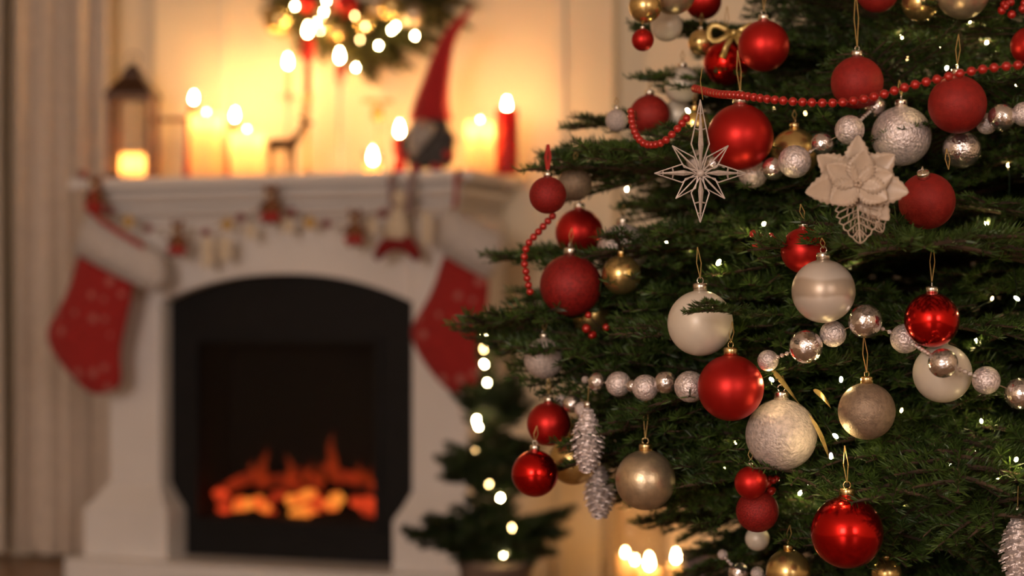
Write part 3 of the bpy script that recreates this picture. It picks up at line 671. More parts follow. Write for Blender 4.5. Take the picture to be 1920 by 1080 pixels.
def depth_at(px, py):
    """distance at which the line of sight meets the tree's outside"""
    best = None
    for i in range(300):
        d_ = 1.7+i*0.006; p = P(px, py, d_); q = math.hypot(p.x-TX, p.y-TY)-RAD(p.z)*0.93
        if q <= 0: return d_
        if best is None or q < best[0]: best = (q, d_)
    return min(best[1], 2.60)

# ------------------------------------------------------------------ baubles
BALL = {}
def ball_me(m_):
    if m_ not in BALL: BALL[m_] = B().ball((0, 0, 0), 0.04, 40, 26).mesh('globe', m_)
    return BALL[m_]
def cap_me(m_):
    k = 'cap'+m_
    if k not in BALL:
        b = B(); seg = 20; rs = []
        for r, z in ((0.0085, 0.0375), (0.0085, 0.0465), (0.0078, 0.0485), (0.003, 0.049)):
            rs.append([((r*(1+0.06*(j % 2)))*math.cos(2*PI*j/seg), (r*(1+0.06*(j % 2)))*math.sin(2*PI*j/seg), z) for j in range(seg)])
        b.rings(rs); b.tube([(0.0042*math.cos(a*PI/6), 0, 0.052+0.0042*math.sin(a*PI/6)) for a in range(13)], 0.0007, 5); BALL[k] = b.mesh('cap', m_)
    return BALL[k]
SPOTS = []
def bauble(px, py, dia, m_, label, back=0.0, cap='silver_cap', thread='gold_thread', up=60, tilt=(0, 0), depth=None, tw=0.00055):
    d_ = (depth if depth else depth_at(px, py))+back
    r = dia/2/F*d_
    p = P(px, py, d_)
    for k in range(60):                                     # slide along the sight line clear of the others
        hit = [q for q, qr in SPOTS if (q-p).length < qr+r+0.001]
        if not hit: break
        d_ += 0.006; r = dia/2/F*d_; p = P(px, py, d_)
    SPOTS.append((p, r))
    t = thing('bauble', label, 'bauble', p)
    sc = r/0.04; rot = (tilt[0], tilt[1], R.uniform(0, 6))
    link('globe', ball_me(m_), t, (0, 0, 0), sc, rot); link('cap', cap_me(cap), t, (0, 0, 0), max(sc, 0.8) if sc > 0.8 else sc, rot)
    a = Matrix.Rotation(tilt[1], 3, 'Y') @ Vector((0, 0, 0.054*sc)); h = up/F*d_; top = a+Vector((R.uniform(-0.003, 0.003), 0.006, h))
    rad_ = tw
    B().tube([a, a.lerp(top, 0.5)+Vector((0.0028, 0, 0)), top], rad_, 5).tube([a, a.lerp(top, 0.5)-Vector((0.0028, 0, 0)), top], rad_, 5).obj('hanging_thread', thread, t)
    return t
# big clear ones first
bauble(1388, 257, 124, 'red_satin', 'satin red bauble touching the wire star, under the red bead strand', -0.05, up=80)
bauble(1432, 86, 96, 'red_satin', 'satin red bauble with silver cap overlapping a shiny red one', up=70)
bauble(1362, 118, 86, 'red_shiny', 'shiny red bauble with gold bow, half behind a satin red one', 0.07, 'gold_cap', up=50)
bauble(1607, 155, 98, 'red_matte', 'matte red bauble with a long gold thread above the bead strand', up=110)
bauble(1795, 196, 109, 'red_matte', 'matte red bauble hanging just below the red bead strand', up=60)
bauble(1931, 86, 72, 'red_satin', 'red bauble at the end of the red bead strand', up=50)
bauble(1738, 377, 106, 'red_matte', 'matte red bauble tilted beside the cream poinsettia, partly behind fir tip', 0.0, up=40, tilt=(0, 0.6))
bauble(1507, 470, 86, 'red_satin', 'satin red bauble behind the striped pearl bauble', -0.04, up=30)
bauble(1747, 600, 103, 'red_shiny', 'shiny red bauble resting against the cream bauble and silver beads', -0.07, up=80)
bauble(1370, 727, 124, 'red_satin', 'large satin red bauble hiding the middle of silver bead garland', -0.03, 'gold_cap', up=40)
bauble(1588, 998, 136, 'red_shiny', 'largest shiny red bauble low on the tree', -0.06, 'gold_cap', up=70)
bauble(1420, 958, 80, 'red_glitter', 'small dark red bauble with gold cap low on the tree', 0.0, 'gold_cap', up=20)
bauble(1408, 905, 62, 'red_satin', 'small rosy red bauble half hidden above a dark red one', -0.02, up=20)
bauble(1029, 795, 82, 'red_satin', 'satin red bauble just above a shiny red one at tree edge', 0.0, up=30)
bauble(1003, 888, 88, 'red_shiny', 'shiny red bauble at tree edge beside the gold one', 0.0, up=30)
bauble(1070, 535, 116, 'red_glitter', 'large dark red glittered bauble at the tree edge', -0.08, up=30)
bauble(1086, 436, 90, 'red_satin', 'red bauble crossed by a fir twig behind a glittered one', -0.02, up=30)
bauble(1027, 366, 70, 'red_glitter', 'small dark red glittered bauble on a red ribbon loop', -0.05, 'silver_cap', 'red_cord', up=48, tw=0.0022)
bauble(1205, 75, 42, 'red_satin', 'tiny red bauble below the gold bauble at upper tree edge', 0.0, up=20)
bauble(1218, 216, 76, 'red_matte', 'dark red bauble inside the small red bead loop', 0.04, up=20)
bauble(1318, 2, 70, 'red_satin', 'red bauble beside gold ones near the tree top', 0.05, up=40)
bauble(1645, -16, 80, 'red_matte', 'dark red bauble near the top between green and gold', 0.03, up=40)
bauble(1313, 606, 123, 'pearl', 'plain matte white bauble partly covered by a fir twig', -0.08, up=60)
bauble(1544, 546, 119, 'pearl_stripe', 'striped pearl bauble touching the silver bead garland', -0.125, up=20)
bauble(1465, 815, 134, 'white_glitter', 'large white glittered bauble beside gold ribbon', 0.05, up=20)
bauble(1767, 700, 110, 'pearl', 'cream bauble behind a silver bead and shiny red bauble', -0.01, up=20)
bauble(1625, 771, 107, 'champagne_matte', 'brownish champagne bauble on a gold thread', 0.0, 'gold_cap', up=70)
bauble(1210, 900, 113, 'champagne', 'silvery champagne bauble hanging free in front of floor lantern', -0.02, 'gold_cap', up=80)
bauble(1075, 863, 92, 'gold_satin', 'gold bauble behind the silver pinecones', 0.03, 'gold_cap', up=20)
bauble(1165, 515, 74, 'gold_satin', 'gold bauble beside the large glittered dark red one', 0.02, 'gold_cap', up=20)
bauble(1168, 468, 96, 'silver_frost', 'frosted silver bauble half behind a gold one', 0.10, up=20)
bauble(1108, 592, 72, 'gold_satin', 'gold bauble peeping out below the glittered dark red one', 0.10, 'gold_cap', up=20)
bauble(1020, 672, 76, 'white_glitter', 'white frosted bauble crossed by fir twigs at tree edge', -0.02, up=20)
bauble(1490, 287, 92, 'gold_satin', 'gold bauble behind the silver beads near the wire star', 0.06, 'gold_cap', up=20)
bauble(1302, 236, 62, 'gold_satin', 'gold bauble behind the top point of wire star', 0.07, 'gold_cap', up=20)
bauble(1690, 255, 112, 'silver_frost', 'large frosted silver bauble above the cream poinsettia', 0.06, up=30)
bauble(1803, 280, 72, 'silver_mirror', 'mirror silver bauble under a matte red one', 0.06, up=20)
bauble(1280, 160, 68, 'pearl', 'small whitish bauble above the start of red bead strand', 0.06, up=20)
bauble(1270, 216, 60, 'pearl', 'small white bauble behind the hanging red bead loop', 0.08, up=20)
bauble(1156, 226, 42, 'white_glitter', 'tiny silvery white bauble beside the red bead loop', 0.02, up=16)
bauble(1210, 12, 62, 'gold_satin', 'gold bauble at the upper tree edge above a tiny red one', 0.0, 'gold_cap', up=40)
bauble(1262, -14, 84, 'champagne', 'champagne bauble near the top between gold and red', 0.03, 'gold_cap', up=40)
bauble(1250, 48, 60, 'pearl', 'whitish bauble tucked below gold ones near the top', 0.10, up=20)
bauble(1314, 80, 48, 'gold_satin', 'small gold bauble with silver cap beside shiny red bauble', 0.01, up=24)
bauble(1725, 5, 70, 'gold_satin', 'gold bauble near the top beside a larger copper gold one', 0.06, 'gold_cap', up=30)
bauble(1805, -14, 100, 'champagne', 'large copper gold bauble near the top', 0.02, 'gold_cap', up=30)
bauble(1478, 1072, 84, 'gold_satin', 'gold bauble at the lowest branches beside silver beads', 0.0, 'gold_cap', up=30)
bauble(1662, 1075, 56, 'gold_satin', 'gold bauble under the largest shiny red bauble', 0.08, 'gold_cap', up=20)
bauble(1078, 345, 64, 'champagne_matte', 'dull brown gold bauble behind the ribbon-hung red one', 0.10, 'gold_cap', up=20)
bauble(1420, 1010, 46, 'pearl', 'small cream bauble below the dark red ones', 0.14, up=16)

# gold bow on the shiny red bauble
p = P(1376, 62, depth_at(1376, 62)+0.02)
bw = thing('gold_bow', 'gold ribbon bow above the shiny red bauble', 'bow', p)
for sx in (-1, 1):
    b = B(); pts = [(sx*(0.004+0.030*math.sin(a)), 0.002*math.cos(a), 0.011*math.sin(2*a)) for a in [i*PI/10 for i in range(11)]]
    b.tube(pts, 0.0042, 6, 0.2).obj('ribbon_loop', 'gold_ribbon', bw, True)
    B().tube([(0, 0, 0), (sx*0.010, -0.004, -0.018), (sx*0.016, -0.002, -0.034)], 0.0042, 6, 0.2).obj('ribbon_tail', 'gold_ribbon', bw, True)
B().ball((0, 0, 0), 0.0055).obj('knot', 'gold_ribbon', bw, True)
# gold ribbon curling beside the white glittered bauble
def ribbon(pts, label, wd=0.009):
    P3 = [P(x, y, depth_at(x, y)+bk) for x, y, bk in pts]; o = P3[0].copy(); t = thing('gold_ribbon', label, 'ribbon', o)
    b = B(); rs = []
    for i, p in enumerate(P3):
        q = p-o; a = i*0.9; s_ = Vector((math.cos(a), math.sin(a)*0.7, 0.35))*wd*0.5; n_ = Vector((0, 0.0004, 0))
        rs.append([q-s_-n_, q+s_-n_, q+s_+n_, q-s_+n_])
    o_ = b.rings(rs).obj('band', 'gold_ribbon', t, True); mm = o_.modifiers.new('s', 'SUBSURF'); mm.levels = 2; mm.render_levels = 2
ribbon([(1445, 690, 0.02), (1475, 725, 0.03), (1500, 760, 0.05), (1528, 790, 0.05), (1545, 830, 0.04), (1555, 862, 0.03)], 'gold ribbon curling past the large white glittered bauble')
ribbon([(1525, 728, 0.0), (1545, 745, 0.0), (1560, 768, 0.01)], 'short gold ribbon end beside the champagne bauble')

# ------------------------------------------------------------------ bead garlands
def spline(pts, n):
    """catmull-rom points"""
    out = []
    for i in range(len(pts)-1):
        p0, p1, p2, p3 = pts[max(i-1, 0)], pts[i], pts[i+1], pts[min(i+2, len(pts)-1)]
        for j in range(n):
            t = j/n; out.append(0.5*((2*p1)+(p2-p0)*t+(2*p0-5*p1+4*p2-p3)*t*t+(3*p1-p0-3*p2+p3)*t*t*t))
    out.append(pts[-1]); return out
RBM = B().ball((0, 0, 0), 0.0052, 12, 8).mesh('bead', 'red_bead')
def red_strand(pts, gap, label, sc=1.0):
    P3 = spline([P(x, y, d_) for x, y, d_ in pts], 40); o = P3[0].copy(); t = thing('red_bead_garland', label, 'garland', o)
    B().tube([p-o for p in P3[::6]+[P3[-1]]], 0.0009, 5).obj('string', 'red_cord', t)
    acc = 0.0; last = P3[0]; link('bead', RBM, t, (0, 0, 0), sc)
    for p in P3[1:]:
        acc += (p-last).length; last = p
        if acc >= gap: acc = 0; link('bead', RBM, t, p-o, sc)
dd = lambda x, y, k=-0.03: (x, y, depth_at(x, y)+k)
red_strand([(1303, 166, 2.52), (1345, 176, 2.40), (1388, 179, 2.32), (1440, 186, 2.27), (1510, 192, 2.235), (1580, 192, 2.21), (1645, 180, 2.19), (1700, 163, 2.17), (1760, 148, 2.155), (1830, 132, 2.14), (1900, 123, 2.13), (1960, 118, 2.13)], 0.0118, 'long red bead strand swagged across the upper tree')
red_strand([(1287, 222, 2.45), (1262, 250, 2.44), (1240, 268, 2.45), (1213, 271, 2.48), (1196, 258, 2.50), (1186, 235, 2.52), (1183, 208, 2.54)], 0.0098, 'short red bead loop hanging around a dark red bauble', 0.95)
red_strand([(1036, 405, 2.62), (1012, 432, 2.61), (990, 458, 2.60), (983, 485, 2.60), (988, 520, 2.61), (994, 548, 2.62)], 0.0098, 'red bead strand dangling at the tree edge by glittered bauble', 0.95)
SBM = B().ball((0, 0, 0), 0.02, 20, 14).mesh('bead', 'silver_mirror'); SFM = B().ball((0, 0, 0), 0.02, 20, 14).mesh('bead', 'silver_frost')
def silver_strand(pts, label):
    P3 = []
    for x, y, dia, bk in pts:
        d_ = depth_at(x, y)+bk; r = dia/2/F*d_
        for k in range(60):
            p = P(x, y, d_)
            if not [1 for q, qr in SPOTS if (q-p).length < qr+r-0.001]: break
            d_ += 0.005; r = dia/2/F*d_
        P3.append((P(x, y, d_), r))
    o = P3[0][0].copy(); t = thing('silver_bead_garland', label, 'garland', o)
    B().tube([p-o for p, r in P3], 0.0007, 5).obj('string', 'silver_cap', t)
    for i, (p, r) in enumerate(P3):
        link('bead', SBM if i % 2 else SFM, t, p-o, r/0.02, (R.uniform(0, 6), R.uniform(0, 6), 0)); SPOTS.append((p, r))
    for i in range(len(P3)-1):
        (a, ra), (c, rc) = P3[i], P3[i+1]; g = (c-a).length-ra-rc
        if g > 0.008:
            n = max(1, int(g/0.007))
            for k in range(n):
                q = a.lerp(c, (ra+g*(k+0.5)/n)/(c-a).length); link('spacer_bead', SBM, t, q-o, 0.0028/0.02)
silver_strand([(1097, 712, 14, 0.0), (1120, 716, 36, -0.01), (1160, 720, 48, -0.01), (1187, 724, 26, -0.02), (1210, 727, 50, -0.02), (1248, 717, 44, -0.02), (1294, 725, 60, -0.02)], 'silver bead garland ending at the large satin red bauble')
silver_strand([(1440, 676, 40, -0.03), (1511, 650, 64, -0.07), (1562, 626, 50, -0.06), (1622, 602, 64, -0.07), (1697, 635, 56, -0.05), (1768, 681, 56, -0.09), (1849, 713, 53, -0.03), (1913, 738, 60, -0.02), (1965, 760, 60, -0.02)], 'silver bead garland passing under the striped pearl bauble')
silver_strand([(1308, 302, 42, 0.02), (1337, 307, 32, 0.0), (1412, 325, 56, 0.0), (1450, 316, 44, 0.0), (1490, 303, 62, -0.02), (1542, 270, 44, 0.0), (1593, 244, 56, -0.01), (1640, 200, 44, 0.02)], 'silver bead garland running between wire star and poinsettia')
silver_strand([(1850, 232, 40, 0.03), (1878, 220, 52, 0.0), (1920, 214, 46, 0.0), (1962, 208, 46, 0.0)], 'silver bead garland beside the mirror silver bauble')
silver_strand([(1052, 752, 26, 0.04), (1072, 757, 34, 0.02), (1092, 768, 30, 0.02)], 'short silver bead run above the silver pinecones')
silver_strand([(1355, 1040, 20, 0.1), (1385, 1074, 40, 0.05), (1420, 1075, 26, 0.05), (1445, 1090, 34, 0.04)], 'silver bead run at the lowest branches beside a gold bauble')

# ------------------------------------------------------------------ wire star
dS = 2.30; p = P(1313, 325, dS); k = dS/F
ws = thing('wire_star', 'white wire star of eight points hanging before the tree', 'star ornament', p)
def spike(ang, ln, wd, thick, name):
    b = B(); c, s_ = math.cos(ang), math.sin(ang)
    def q(a, o, y=0.0): return Vector((c*a-s_*o, y, s_*a+c*o))
    tip = q(ln, 0); m_ = ln*0.40
    pts = [q(m_, wd), q(m_*0.9, 0, -thick), q(m_, -wd), q(m_*0.9, 0, thick)]
    for w_ in pts: b.tube([q(0.004, 0), w_, tip], [0.0008, 0.0009, 0.0007], 5)
    if thick > 0.004:
        for w_ in (pts[1], pts[3]):
            for f_ in (0.35, 0.7): b.tube([w_.lerp(tip, f_), pts[0].lerp(tip, f_)], 0.0007, 4).tube([w_.lerp(tip, f_), pts[2].lerp(tip, f_)], 0.0007, 4)
        n = len(b.v); cc = q(0.004, 0)
        for w_, x_ in ((pts[1], pts[0]), (pts[1], pts[2])):
            for side in (0.30,):
                a_ = w_.lerp(x_, side); b.rings([[cc, cc+Vector((0, 0.0004, 0)), cc+Vector((0.0002, 0.0004, 0))], [w_, w_+Vector((0, 0.0005, 0)), a_], [tip, tip+Vector((0, 0.0004, 0)), tip+Vector((0.0002, 0.0002, 0))]])
    b.obj(name, 'star_wire', ws)
for ang, ln in ((0, 86), (PI/2, 138), (PI, 86), (-PI/2, 92)): spike(ang, ln*k, 17*k, 0.010, 'point')
for ang, ln in ((0.78, 74), (PI-0.78, 74), (PI+0.80, 66), (-0.80, 66)): spike(ang, ln*k, 13*k, 0.003, 'small_point')
B().ball((0, 0, 0), 0.005).obj('hub', 'star_wire', ws, True)
B().tube([(0.003, 0, 138*k), (0.001, 0.01, 175*k), (0.004, 0.02, 200*k)], 0.0005, 4).obj('hanging_thread', 'gold_thread', ws)

# ------------------------------------------------------------------ cream poinsettia
dP = 2.15; p = P(1606, 345, dP); k = dP/F
po = thing('poinsettia_ornament', 'cream fabric poinsettia with solid and lace petals', 'ornament', p)
def petal_pts(ln, wd, serr=9):
    n = 28; up = []
    for i in range(n+1):
        t_ = i/n; w_ = wd*math.sin(PI*min(1, t_*0.98+0.02))**0.75*(1.0-0.25*t_)*(0.86+0.26*((i*serr/n) % 1)); up.append((ln*t_, w_ if i < n else 0.0002))
    return up
def petal(ang, ln, wd, lift, yo, lace=False):
    up = petal_pts(ln, wd); c, s_ = math.cos(ang), math.sin(ang)
    def q(a, o, y=0.0):
        y_ = yo-0.35*abs(o)*0.6-lift*(a/ln)**1.5+y; return (c*a-s_*o, y_, s_*a+c*o)
    b = B()
    if not lace:
        rs = [[q(a, w_*f) for f in (-1, -0.5, 0, 0.5, 1)]+[q(a, w_*f, 0.0006) for f in (1, 0.5, 0, -0.5, -1)] for a, w_ in up]
        b.rings(rs).obj('petal', 'cream_petal', po, True)
    else:
        b.tube([q(a, 0) for a, w_ in up], 0.0011, 5)
        for sg in (-1, 1):
            b.tube([q(a, sg*w_) for a, w_ in up], 0.0008, 5)
            for i in range(3, 27, 3):
                a, w_ = up[i]; j = min(28, i+4); a2, w2 = up[j]
                b.tube([q(a, 0), q((a+a2)/2, sg*w2*0.5), q(a2, sg*w2)], 0.0008, 4)
                if i+3 < 28:
                    a3, w3 = up[min(28, i+5)]
                    b.tube([q((a+a2)/2, sg*w2*0.5), q(a3, sg*w3*0.55)], 0.0006, 4).tube([q(a+0.004, sg*w2*0.22), q(a2, sg*w2*0.3)], 0.0006, 4)
        b.obj('lace_petal', 'cream_petal', po, True)
A = math.radians
for ang, ln, wd, lift, yo in ((190, 102, 36, 0.014, -0.003), (145, 92, 34, 0.008, 0.003), (88, 92, 30, 0.004, 0.005), (38, 88, 36, 0.008, 0.002), (-10, 96, 38, 0.010, 0.0), (-48, 92, 32, 0.002, 0.004)): petal(A(ang), ln*k, wd*k, lift, yo)
petal(A(-87), 112*k, 46*k, 0.006, 0.002, True); petal(A(-60), 104*k, 34*k, -0.004, 0.007, True)
for ang, ln in ((15, 66), (80, 62), (150, 68), (215, 64), (330, 62)): petal(A(ang), ln*k, 31*k, 0.006, -0.007)
for i in range(5):
    a = 2*PI*i/5; B().ball((0.003*math.cos(a), -0.011, 0.003*math.sin(a)), 0.0022, 8, 6).obj('stamen', 'cream_petal', po, True)

# ------------------------------------------------------------------ silver pinecones
def pinecone(px, py, wpx, hpx, label, back=0.0, m_='silver_frost'):
    d_ = depth_at(px, py)+back; r, h = wpx/2/F*d_, hpx/2/F*d_
    p = P(px, py, d_); t = thing('silver_pinecone', label, 'pinecone', p); SPOTS.append((p, r))
    B().ball((0, 0, 0), 1.0, 12, 10, (r*0.75, r*0.75, h*0.92)).obj('core', m_, t, True)
    b = B(); n = 84; a = 0.0
    for i in range(n):
        s_ = (i+0.5)/n; zz = h*(0.95-1.9*s_); prof_ = math.sin(PI*min(1, 0.10+0.9*(1-s_)**1.25))**0.8
        rr = r*prof_*0.93; a += 2.39996; c, s2 = math.cos(a), math.sin(a); w_ = r*0.30
        o = Vector((rr*0.62*c, rr*0.62*s2, zz)); out = Vector((c, s2, -0.55)).normalized(); sd = Vector((-s2, c, 0)); th = Vector((0, 0, 0.0009))
        ln = rr*0.55+0.002
        b.rings([[o-sd*w_*0.4-th, o+sd*w_*0.4-th, o+sd*w_*0.4+th, o-sd*w_*0.4+th], [o+out*ln*0.6-sd*w_-th, o+out*ln*0.6+sd*w_-th, o+out*ln*0.6+sd*w_+th, o+out*ln*0.6-sd*w_+th], [o+out*ln-sd*w_*0.35-th, o+out*ln+sd*w_*0.35-th, o+out*ln+sd*w_*0.35+th, o+out*ln-sd*w_*0.35+th]])
    b.obj('scales', m_, t)['kind'] = 'stuff'
    B().lathe([(0.005, h*0.95), (0.005, h+0.006), (0.002, h+0.007)], 12).obj('cap', 'silver_cap', t, True)
    B().tube([(0, 0, h+0.006), (0.002, 0.005, h+0.03)], 0.0006, 4).obj('hanging_thread', 'gold_thread', t)
pinecone(1102, 824, 60, 124, 'frosted silver pinecone hanging in front of the gold bauble', -0.02)
pinecone(1124, 921, 58, 100, 'frosted silver pinecone hanging lowest at the tree edge', 0.05)
pinecone(1908, 1030, 66, 140, 'brownish silver pinecone low among the dark branches', 0.0)

# ------------------------------------------------------------------ berry sprays
def berries(px, py, n, spread, label, back=0.03, seed=1):
    rr = random.Random(seed); d_ = depth_at(px, py)+back; p = P(px, py, d_); t = thing('berry_spray', label, 'berry spray', p)
    k = d_/F; b = B()
    for i in range(n):
        c = Vector((rr.uniform(-1, 1)*spread*k, rr.uniform(-0.4, 0.4)*spread*k, rr.uniform(-0.7, 0.7)*spread*k))
        B().ball(c, rr.uniform(6, 9)*k, 10, 7).obj('berry', 'red_bead', t, True); b.tube([c, c*0.4+Vector((0, 0.012, -0.002)), (0, 0.03, 0.0)], 0.0007, 4)
    b.obj('stem', 'bark', t)
berries(1432, 452, 7, 22, 'spray of red berries beside the satin red bauble in green', -0.035, seed=4)
berries(1440, 908, 8, 18, 'spray of orange red berries above the small dark red bauble', seed=5)
berries(1905, 18, 10, 26, 'spray of dark red berries near the top of the tree', seed=6)
berries(1128, 612, 5, 30, 'few tiny red berries below the gold bauble at tree edge', seed=8)

# ------------------------------------------------------------------ fairy lights on the tree
BU = {}
for nm in ('bulb_glow', 'bulb_glow_strong', 'bulb_glow_dim'):
    BU[nm] = B().lathe([(0.0012, -0.004), (0.0024, -0.002), (0.0028, 0.001), (0.002, 0.004), (0.0006, 0.0055)], 8).mesh('bulb', nm)
def light_string(name, label, pts, wire='fairy_wire', sc=1.0, bury=False):
    o = pts[0][0].copy(); t = thing(name, label, 'string lights', o)
    wpts = []
    for i, (p, m_) in enumerate(pts):
        wpts.append(p)
        if bury and i+1 < len(pts): wpts.append((p+pts[i+1][0])/2+Vector((0.03, 0.14, 0)))
    sp = spline(wpts, 8)
    B().tube([q-o+Vector((0, 0.003, -0.003)) for q in sp], 0.0008, 4).obj('wire', wire, t)
    for p, m_ in pts:
        b_ = link('bulb', BU[m_], t, p-o, sc*(0.75 if bury and m_ != 'bulb_glow_strong' else 1.0), (R.uniform(-1, 1), R.uniform(-1, 1), 0))
    return t
vis = [(1775, 128, 's'), (1850, 80, 'b'), (1905, 160, 'b'), (1870, 60, 'b'), (1700, 110, 'd'), (1510, 213, 'd'), (1450, 205, 'd'), (1290, 208, 's'), (1175, 355, 'b'), (1190, 470, 'b'), (1248, 455, 'b'), (1300, 470, 'b'), (1347, 493, 's'), (1432, 420, 's'), (1590, 485, 'b'), (1690, 770, 'd'),
       (1660, 440, 'd'), (1790, 450, 'd'), (1890, 310, 'd'), (1907, 560, 's'), (1830, 640, 'b'), (1860, 560, 'd'), (1577, 712, 's'), (1640, 690, 'd'), (1447, 712, 's'), (1567, 818, 's'), (1558, 856, 's'), (1380, 830, 'b'), (1405, 690, 'd'), (1515, 905, 'b'), (1450, 890, 'd'), (1640, 880, 'b'), (1720, 910, 'b'), (1780, 870, 'b'), (1830, 850, 'b'), (1905, 862, 's'), (1870, 900, 'b'),
       (1560, 940, 'b'), (1500, 960, 'b'), (1500, 925, 'b'), (1690, 945, 'b'), (1800, 930, 'b'), (1840, 790, 'b'), (1700, 860, 'b'), (1360, 880, 'b'),
       (1380, 440, 'b'), (1850, 420, 'b'), (1880, 480, 'b'), (1690, 70, 'b'), (1760, 90, 'b'), (1820, 40, 'b')]
mm_ = {'s': 'bulb_glow_strong', 'b': 'bulb_glow', 'd': 'bulb_glow_dim'}
half = len(vis)//2-1
for i, (lst, lab) in enumerate(((vis[:16], 'warm white fairy lights wound through the upper tree around bead strand'), (vis[16:], 'warm white fairy lights wound through the lower tree under silver beads'))):
    light_string('fairy_lights', lab, [(P(x, y, depth_at(x, y)+(-0.01 if c == 's' else 0.20)), mm_[c]) for x, y, c in lst], bury=True, sc=0.8)

# ------------------------------------------------------------------ small potted fir by the fireplace
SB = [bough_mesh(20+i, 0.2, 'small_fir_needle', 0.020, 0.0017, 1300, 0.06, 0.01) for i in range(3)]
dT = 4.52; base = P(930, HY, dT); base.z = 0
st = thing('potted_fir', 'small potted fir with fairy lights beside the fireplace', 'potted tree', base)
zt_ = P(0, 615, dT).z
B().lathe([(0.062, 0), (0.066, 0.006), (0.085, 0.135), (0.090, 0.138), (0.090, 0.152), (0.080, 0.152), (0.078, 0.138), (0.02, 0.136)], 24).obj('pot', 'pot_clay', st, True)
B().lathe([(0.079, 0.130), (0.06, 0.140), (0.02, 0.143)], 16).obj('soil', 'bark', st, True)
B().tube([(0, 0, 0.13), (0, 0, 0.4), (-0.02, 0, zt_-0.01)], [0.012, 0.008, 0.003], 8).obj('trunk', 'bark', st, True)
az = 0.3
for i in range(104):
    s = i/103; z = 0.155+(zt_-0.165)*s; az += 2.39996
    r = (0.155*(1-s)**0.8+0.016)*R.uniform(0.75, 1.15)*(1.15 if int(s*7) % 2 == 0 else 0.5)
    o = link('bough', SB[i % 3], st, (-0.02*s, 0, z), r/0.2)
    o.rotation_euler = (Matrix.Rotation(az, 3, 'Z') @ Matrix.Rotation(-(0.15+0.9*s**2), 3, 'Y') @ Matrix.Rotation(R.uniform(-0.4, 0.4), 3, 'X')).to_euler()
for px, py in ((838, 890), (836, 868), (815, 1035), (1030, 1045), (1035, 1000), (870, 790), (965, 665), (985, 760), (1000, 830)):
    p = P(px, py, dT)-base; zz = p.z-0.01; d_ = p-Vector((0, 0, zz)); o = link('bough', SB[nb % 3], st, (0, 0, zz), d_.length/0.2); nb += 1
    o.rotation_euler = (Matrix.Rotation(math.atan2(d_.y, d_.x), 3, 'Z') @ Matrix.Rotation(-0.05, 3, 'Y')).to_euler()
light_string('fairy_lights', 'warm fairy lights on the small potted fir', [(P(x, y, dT-0.005-0.12*((y-600)/480.0)), mm_[c]) for x, y, c in
    ((910, 628, 's'), (907, 655, 'd'), (908, 683, 's'), (914, 718, 's'), (893, 787, 's'), (897, 800, 's'), (890, 845, 'd'), (917, 908, 'd'), (938, 934, 's'), (960, 990, 'd'), (942, 1041, 'b'))], sc=1.1)

# ------------------------------------------------------------------ wreath on the chimney breast
v = VB-0.055; uc = U(692, v); zc_ = Z(-62, uc, v)
wr = thing('fir_wreath', 'fir wreath with gold and red baubles and lights above the mantel', 'wreath', W(uc, v, zc_), RZ)
WB = [bough_mesh(40+i, 0.2, 'wreath_needle', 0.016, 0.0012, 900, 0.08, 0.01) for i in range(3)]
B().tube([(0.195*math.cos(a*PI/20), 0.01, 0.195*math.sin(a*PI/20)) for a in range(41)], 0.012, 6).obj('ring', 'bark', wr, True)
for i in range(150):
    a = 2*PI*i/150*3+R.uniform(-0.05, 0.05); rr = 0.20+R.uniform(-0.02, 0.02)
    o = link('sprig', WB[i % 3], wr, (rr*math.cos(a), R.uniform(-0.02, 0.01), rr*math.sin(a)), R.uniform(0.5, 0.72))
    tang = a+PI/2+R.uniform(-1.0, 1.0)
    o.rotation_euler = (Matrix.Rotation(-tang, 3, 'Y') @ Matrix.Rotation(R.uniform(-0.3, 0.05), 3, 'Z')).to_euler()
for px, py in ((870, 60), (845, 75), (885, 20), (495, 15), (515, 40), (700, 145), (745, 125), (790, 75), (690, 150), (600, 108), (560, 98), (640, 135)):
    p = FP(px, py, v)-Vector((uc, v, zc_)); a = math.atan2(p.z, p.x); o = link('sprig', WB[nb % 3], wr, (0.17*math.cos(a), -0.01, 0.17*math.sin(a)), max(0.3, (p.length-0.16)/0.2)); nb += 1
    o.rotation_euler = (0, -a, 0)
def wp(px, py, dv): return FP(px, py, v+dv)-Vector((uc, v, zc_))
for px, py, dia, m_ in ((525, 38, 62, 'gold_satin'), (577, 8, 34, 'red_satin'), (652, 12, 48, 'red_satin'), (632, 60, 46, 'gold_satin'), (685, 45, 40, 'gold_satin'), (735, 15, 52, 'gold_satin'), (776, 30, 50, 'champagne'), (705, 15, 30, 'champagne'), (610, 30, 34, 'champagne')):
    r = dia/2/F*DEP(uc, v); o = link('bauble', ball_me(m_), wr, wp(px, py, -0.05), r/0.04); link('cap', cap_me('gold_cap'), o)
for px, py, c in ((553, 12, 's'), (607, 22, 'b'), (612, 2, 'b'), (600, 58, 's'), (594, 42, 'b'), (734, 57, 'b'), (742, 50, 's'), (778, 68, 'b'), (710, 86, 's'), (667, 127, 's'), (665, 30, 'd'), (640, 5, 'd'), (685, 50, 'd'), (675, 75, 'd')):
    link('bulb', BU[mm_[c]], wr, wp(px, py, -0.075), 1.0)
B().tube([(0, 0.03, 0.20), (0, 0.035, 0.26), (0, 0.05, 0.30)], 0.004, 6, 0.4).obj('hanger', 'red_cord', wr)

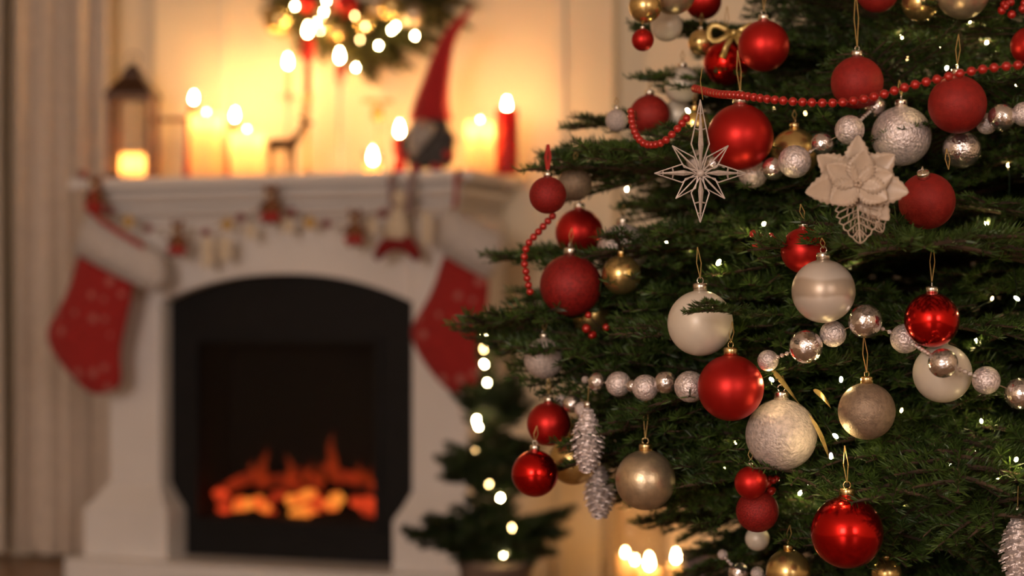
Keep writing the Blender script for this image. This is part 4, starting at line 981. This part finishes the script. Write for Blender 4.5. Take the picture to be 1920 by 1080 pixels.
# ------------------------------------------------------------------ floor candles and box by the tree
dL = 4.90; c = P(1190, HY, dL); k = dL/F
hv = thing('glass_hurricane', 'tall clear glass hurricane vase holding lit candles on the floor', 'vase', (c.x, dL, 0))
r = 66*k; h = P(0, 885, dL).z
B().lathe([(r*0.3, 0.006), (r-0.004, 0.008), (r-0.0035, h), (r, h), (r, 0.002), (r*0.3, 0.0)], 36, cap=False).obj('glass_body', 'clear_glass', hv, True)
B().lathe([(r+0.003, 0.0), (r+0.003, 0.022), (r, 0.024), (r, 0.0)], 36, cap=False).obj('foot_ring', 'copper_wood', hv, True)
B().lathe([(r+0.0015, h-0.006), (r+0.0015, h), (r, h), (r, h-0.006)], 36, cap=False).obj('rim', 'copper_wood', hv, True)
for px, py, wpx, dz, lab, fl in ((1217, 1066, 44, -0.02, 'thickest ivory candle burning inside the glass hurricane', 1.05), (1172, 1042, 26, 0.03, 'tallest slim ivory candle burning inside the glass hurricane', 0.5), (1190, 1056, 18, -0.035, 'thin shorter ivory candle burning inside the glass hurricane', 0.5)):
    q = P(px, py, dL+dz); t = thing('floor_candle', lab, 'candle', (q.x, q.y, 0.008)); add_candle(t, wpx/2*k, q.z-0.008, 'ivory_wax', flame=fl, pit=0.008)
q = P(1267, 1056, 4.72); t = thing('floor_candle', 'single ivory candle burning outside the glass hurricane by the box', 'candle', (q.x, q.y, 0)); add_candle(t, 15*k, q.z, 'ivory_wax', flame=0.8, pit=0.004)
q0, q1 = P(1288, 1048, 4.2), P(1400, 1048, 4.2)
gb = thing('gift_box', 'dull mauve gift box on the floor behind the tree', 'box', ((q0.x+q1.x)/2, 4.28, 0), 0.0)
hw = (q1.x-q0.x)/2; hz = q0.z
B().box(-hw, hw, -0.07, 0.07, 0, hz-0.04).obj('body', 'box_paper', gb, bevel=0.002)
B().box(-hw-0.003, hw+0.003, -0.073, 0.073, hz-0.04, hz).obj('lid', 'box_paper', gb, bevel=0.002)
B().box(-0.012, 0.012, -0.0745, 0.0745, 0.0, hz+0.0015).obj('ribbon', 'box_ribbon', gb)
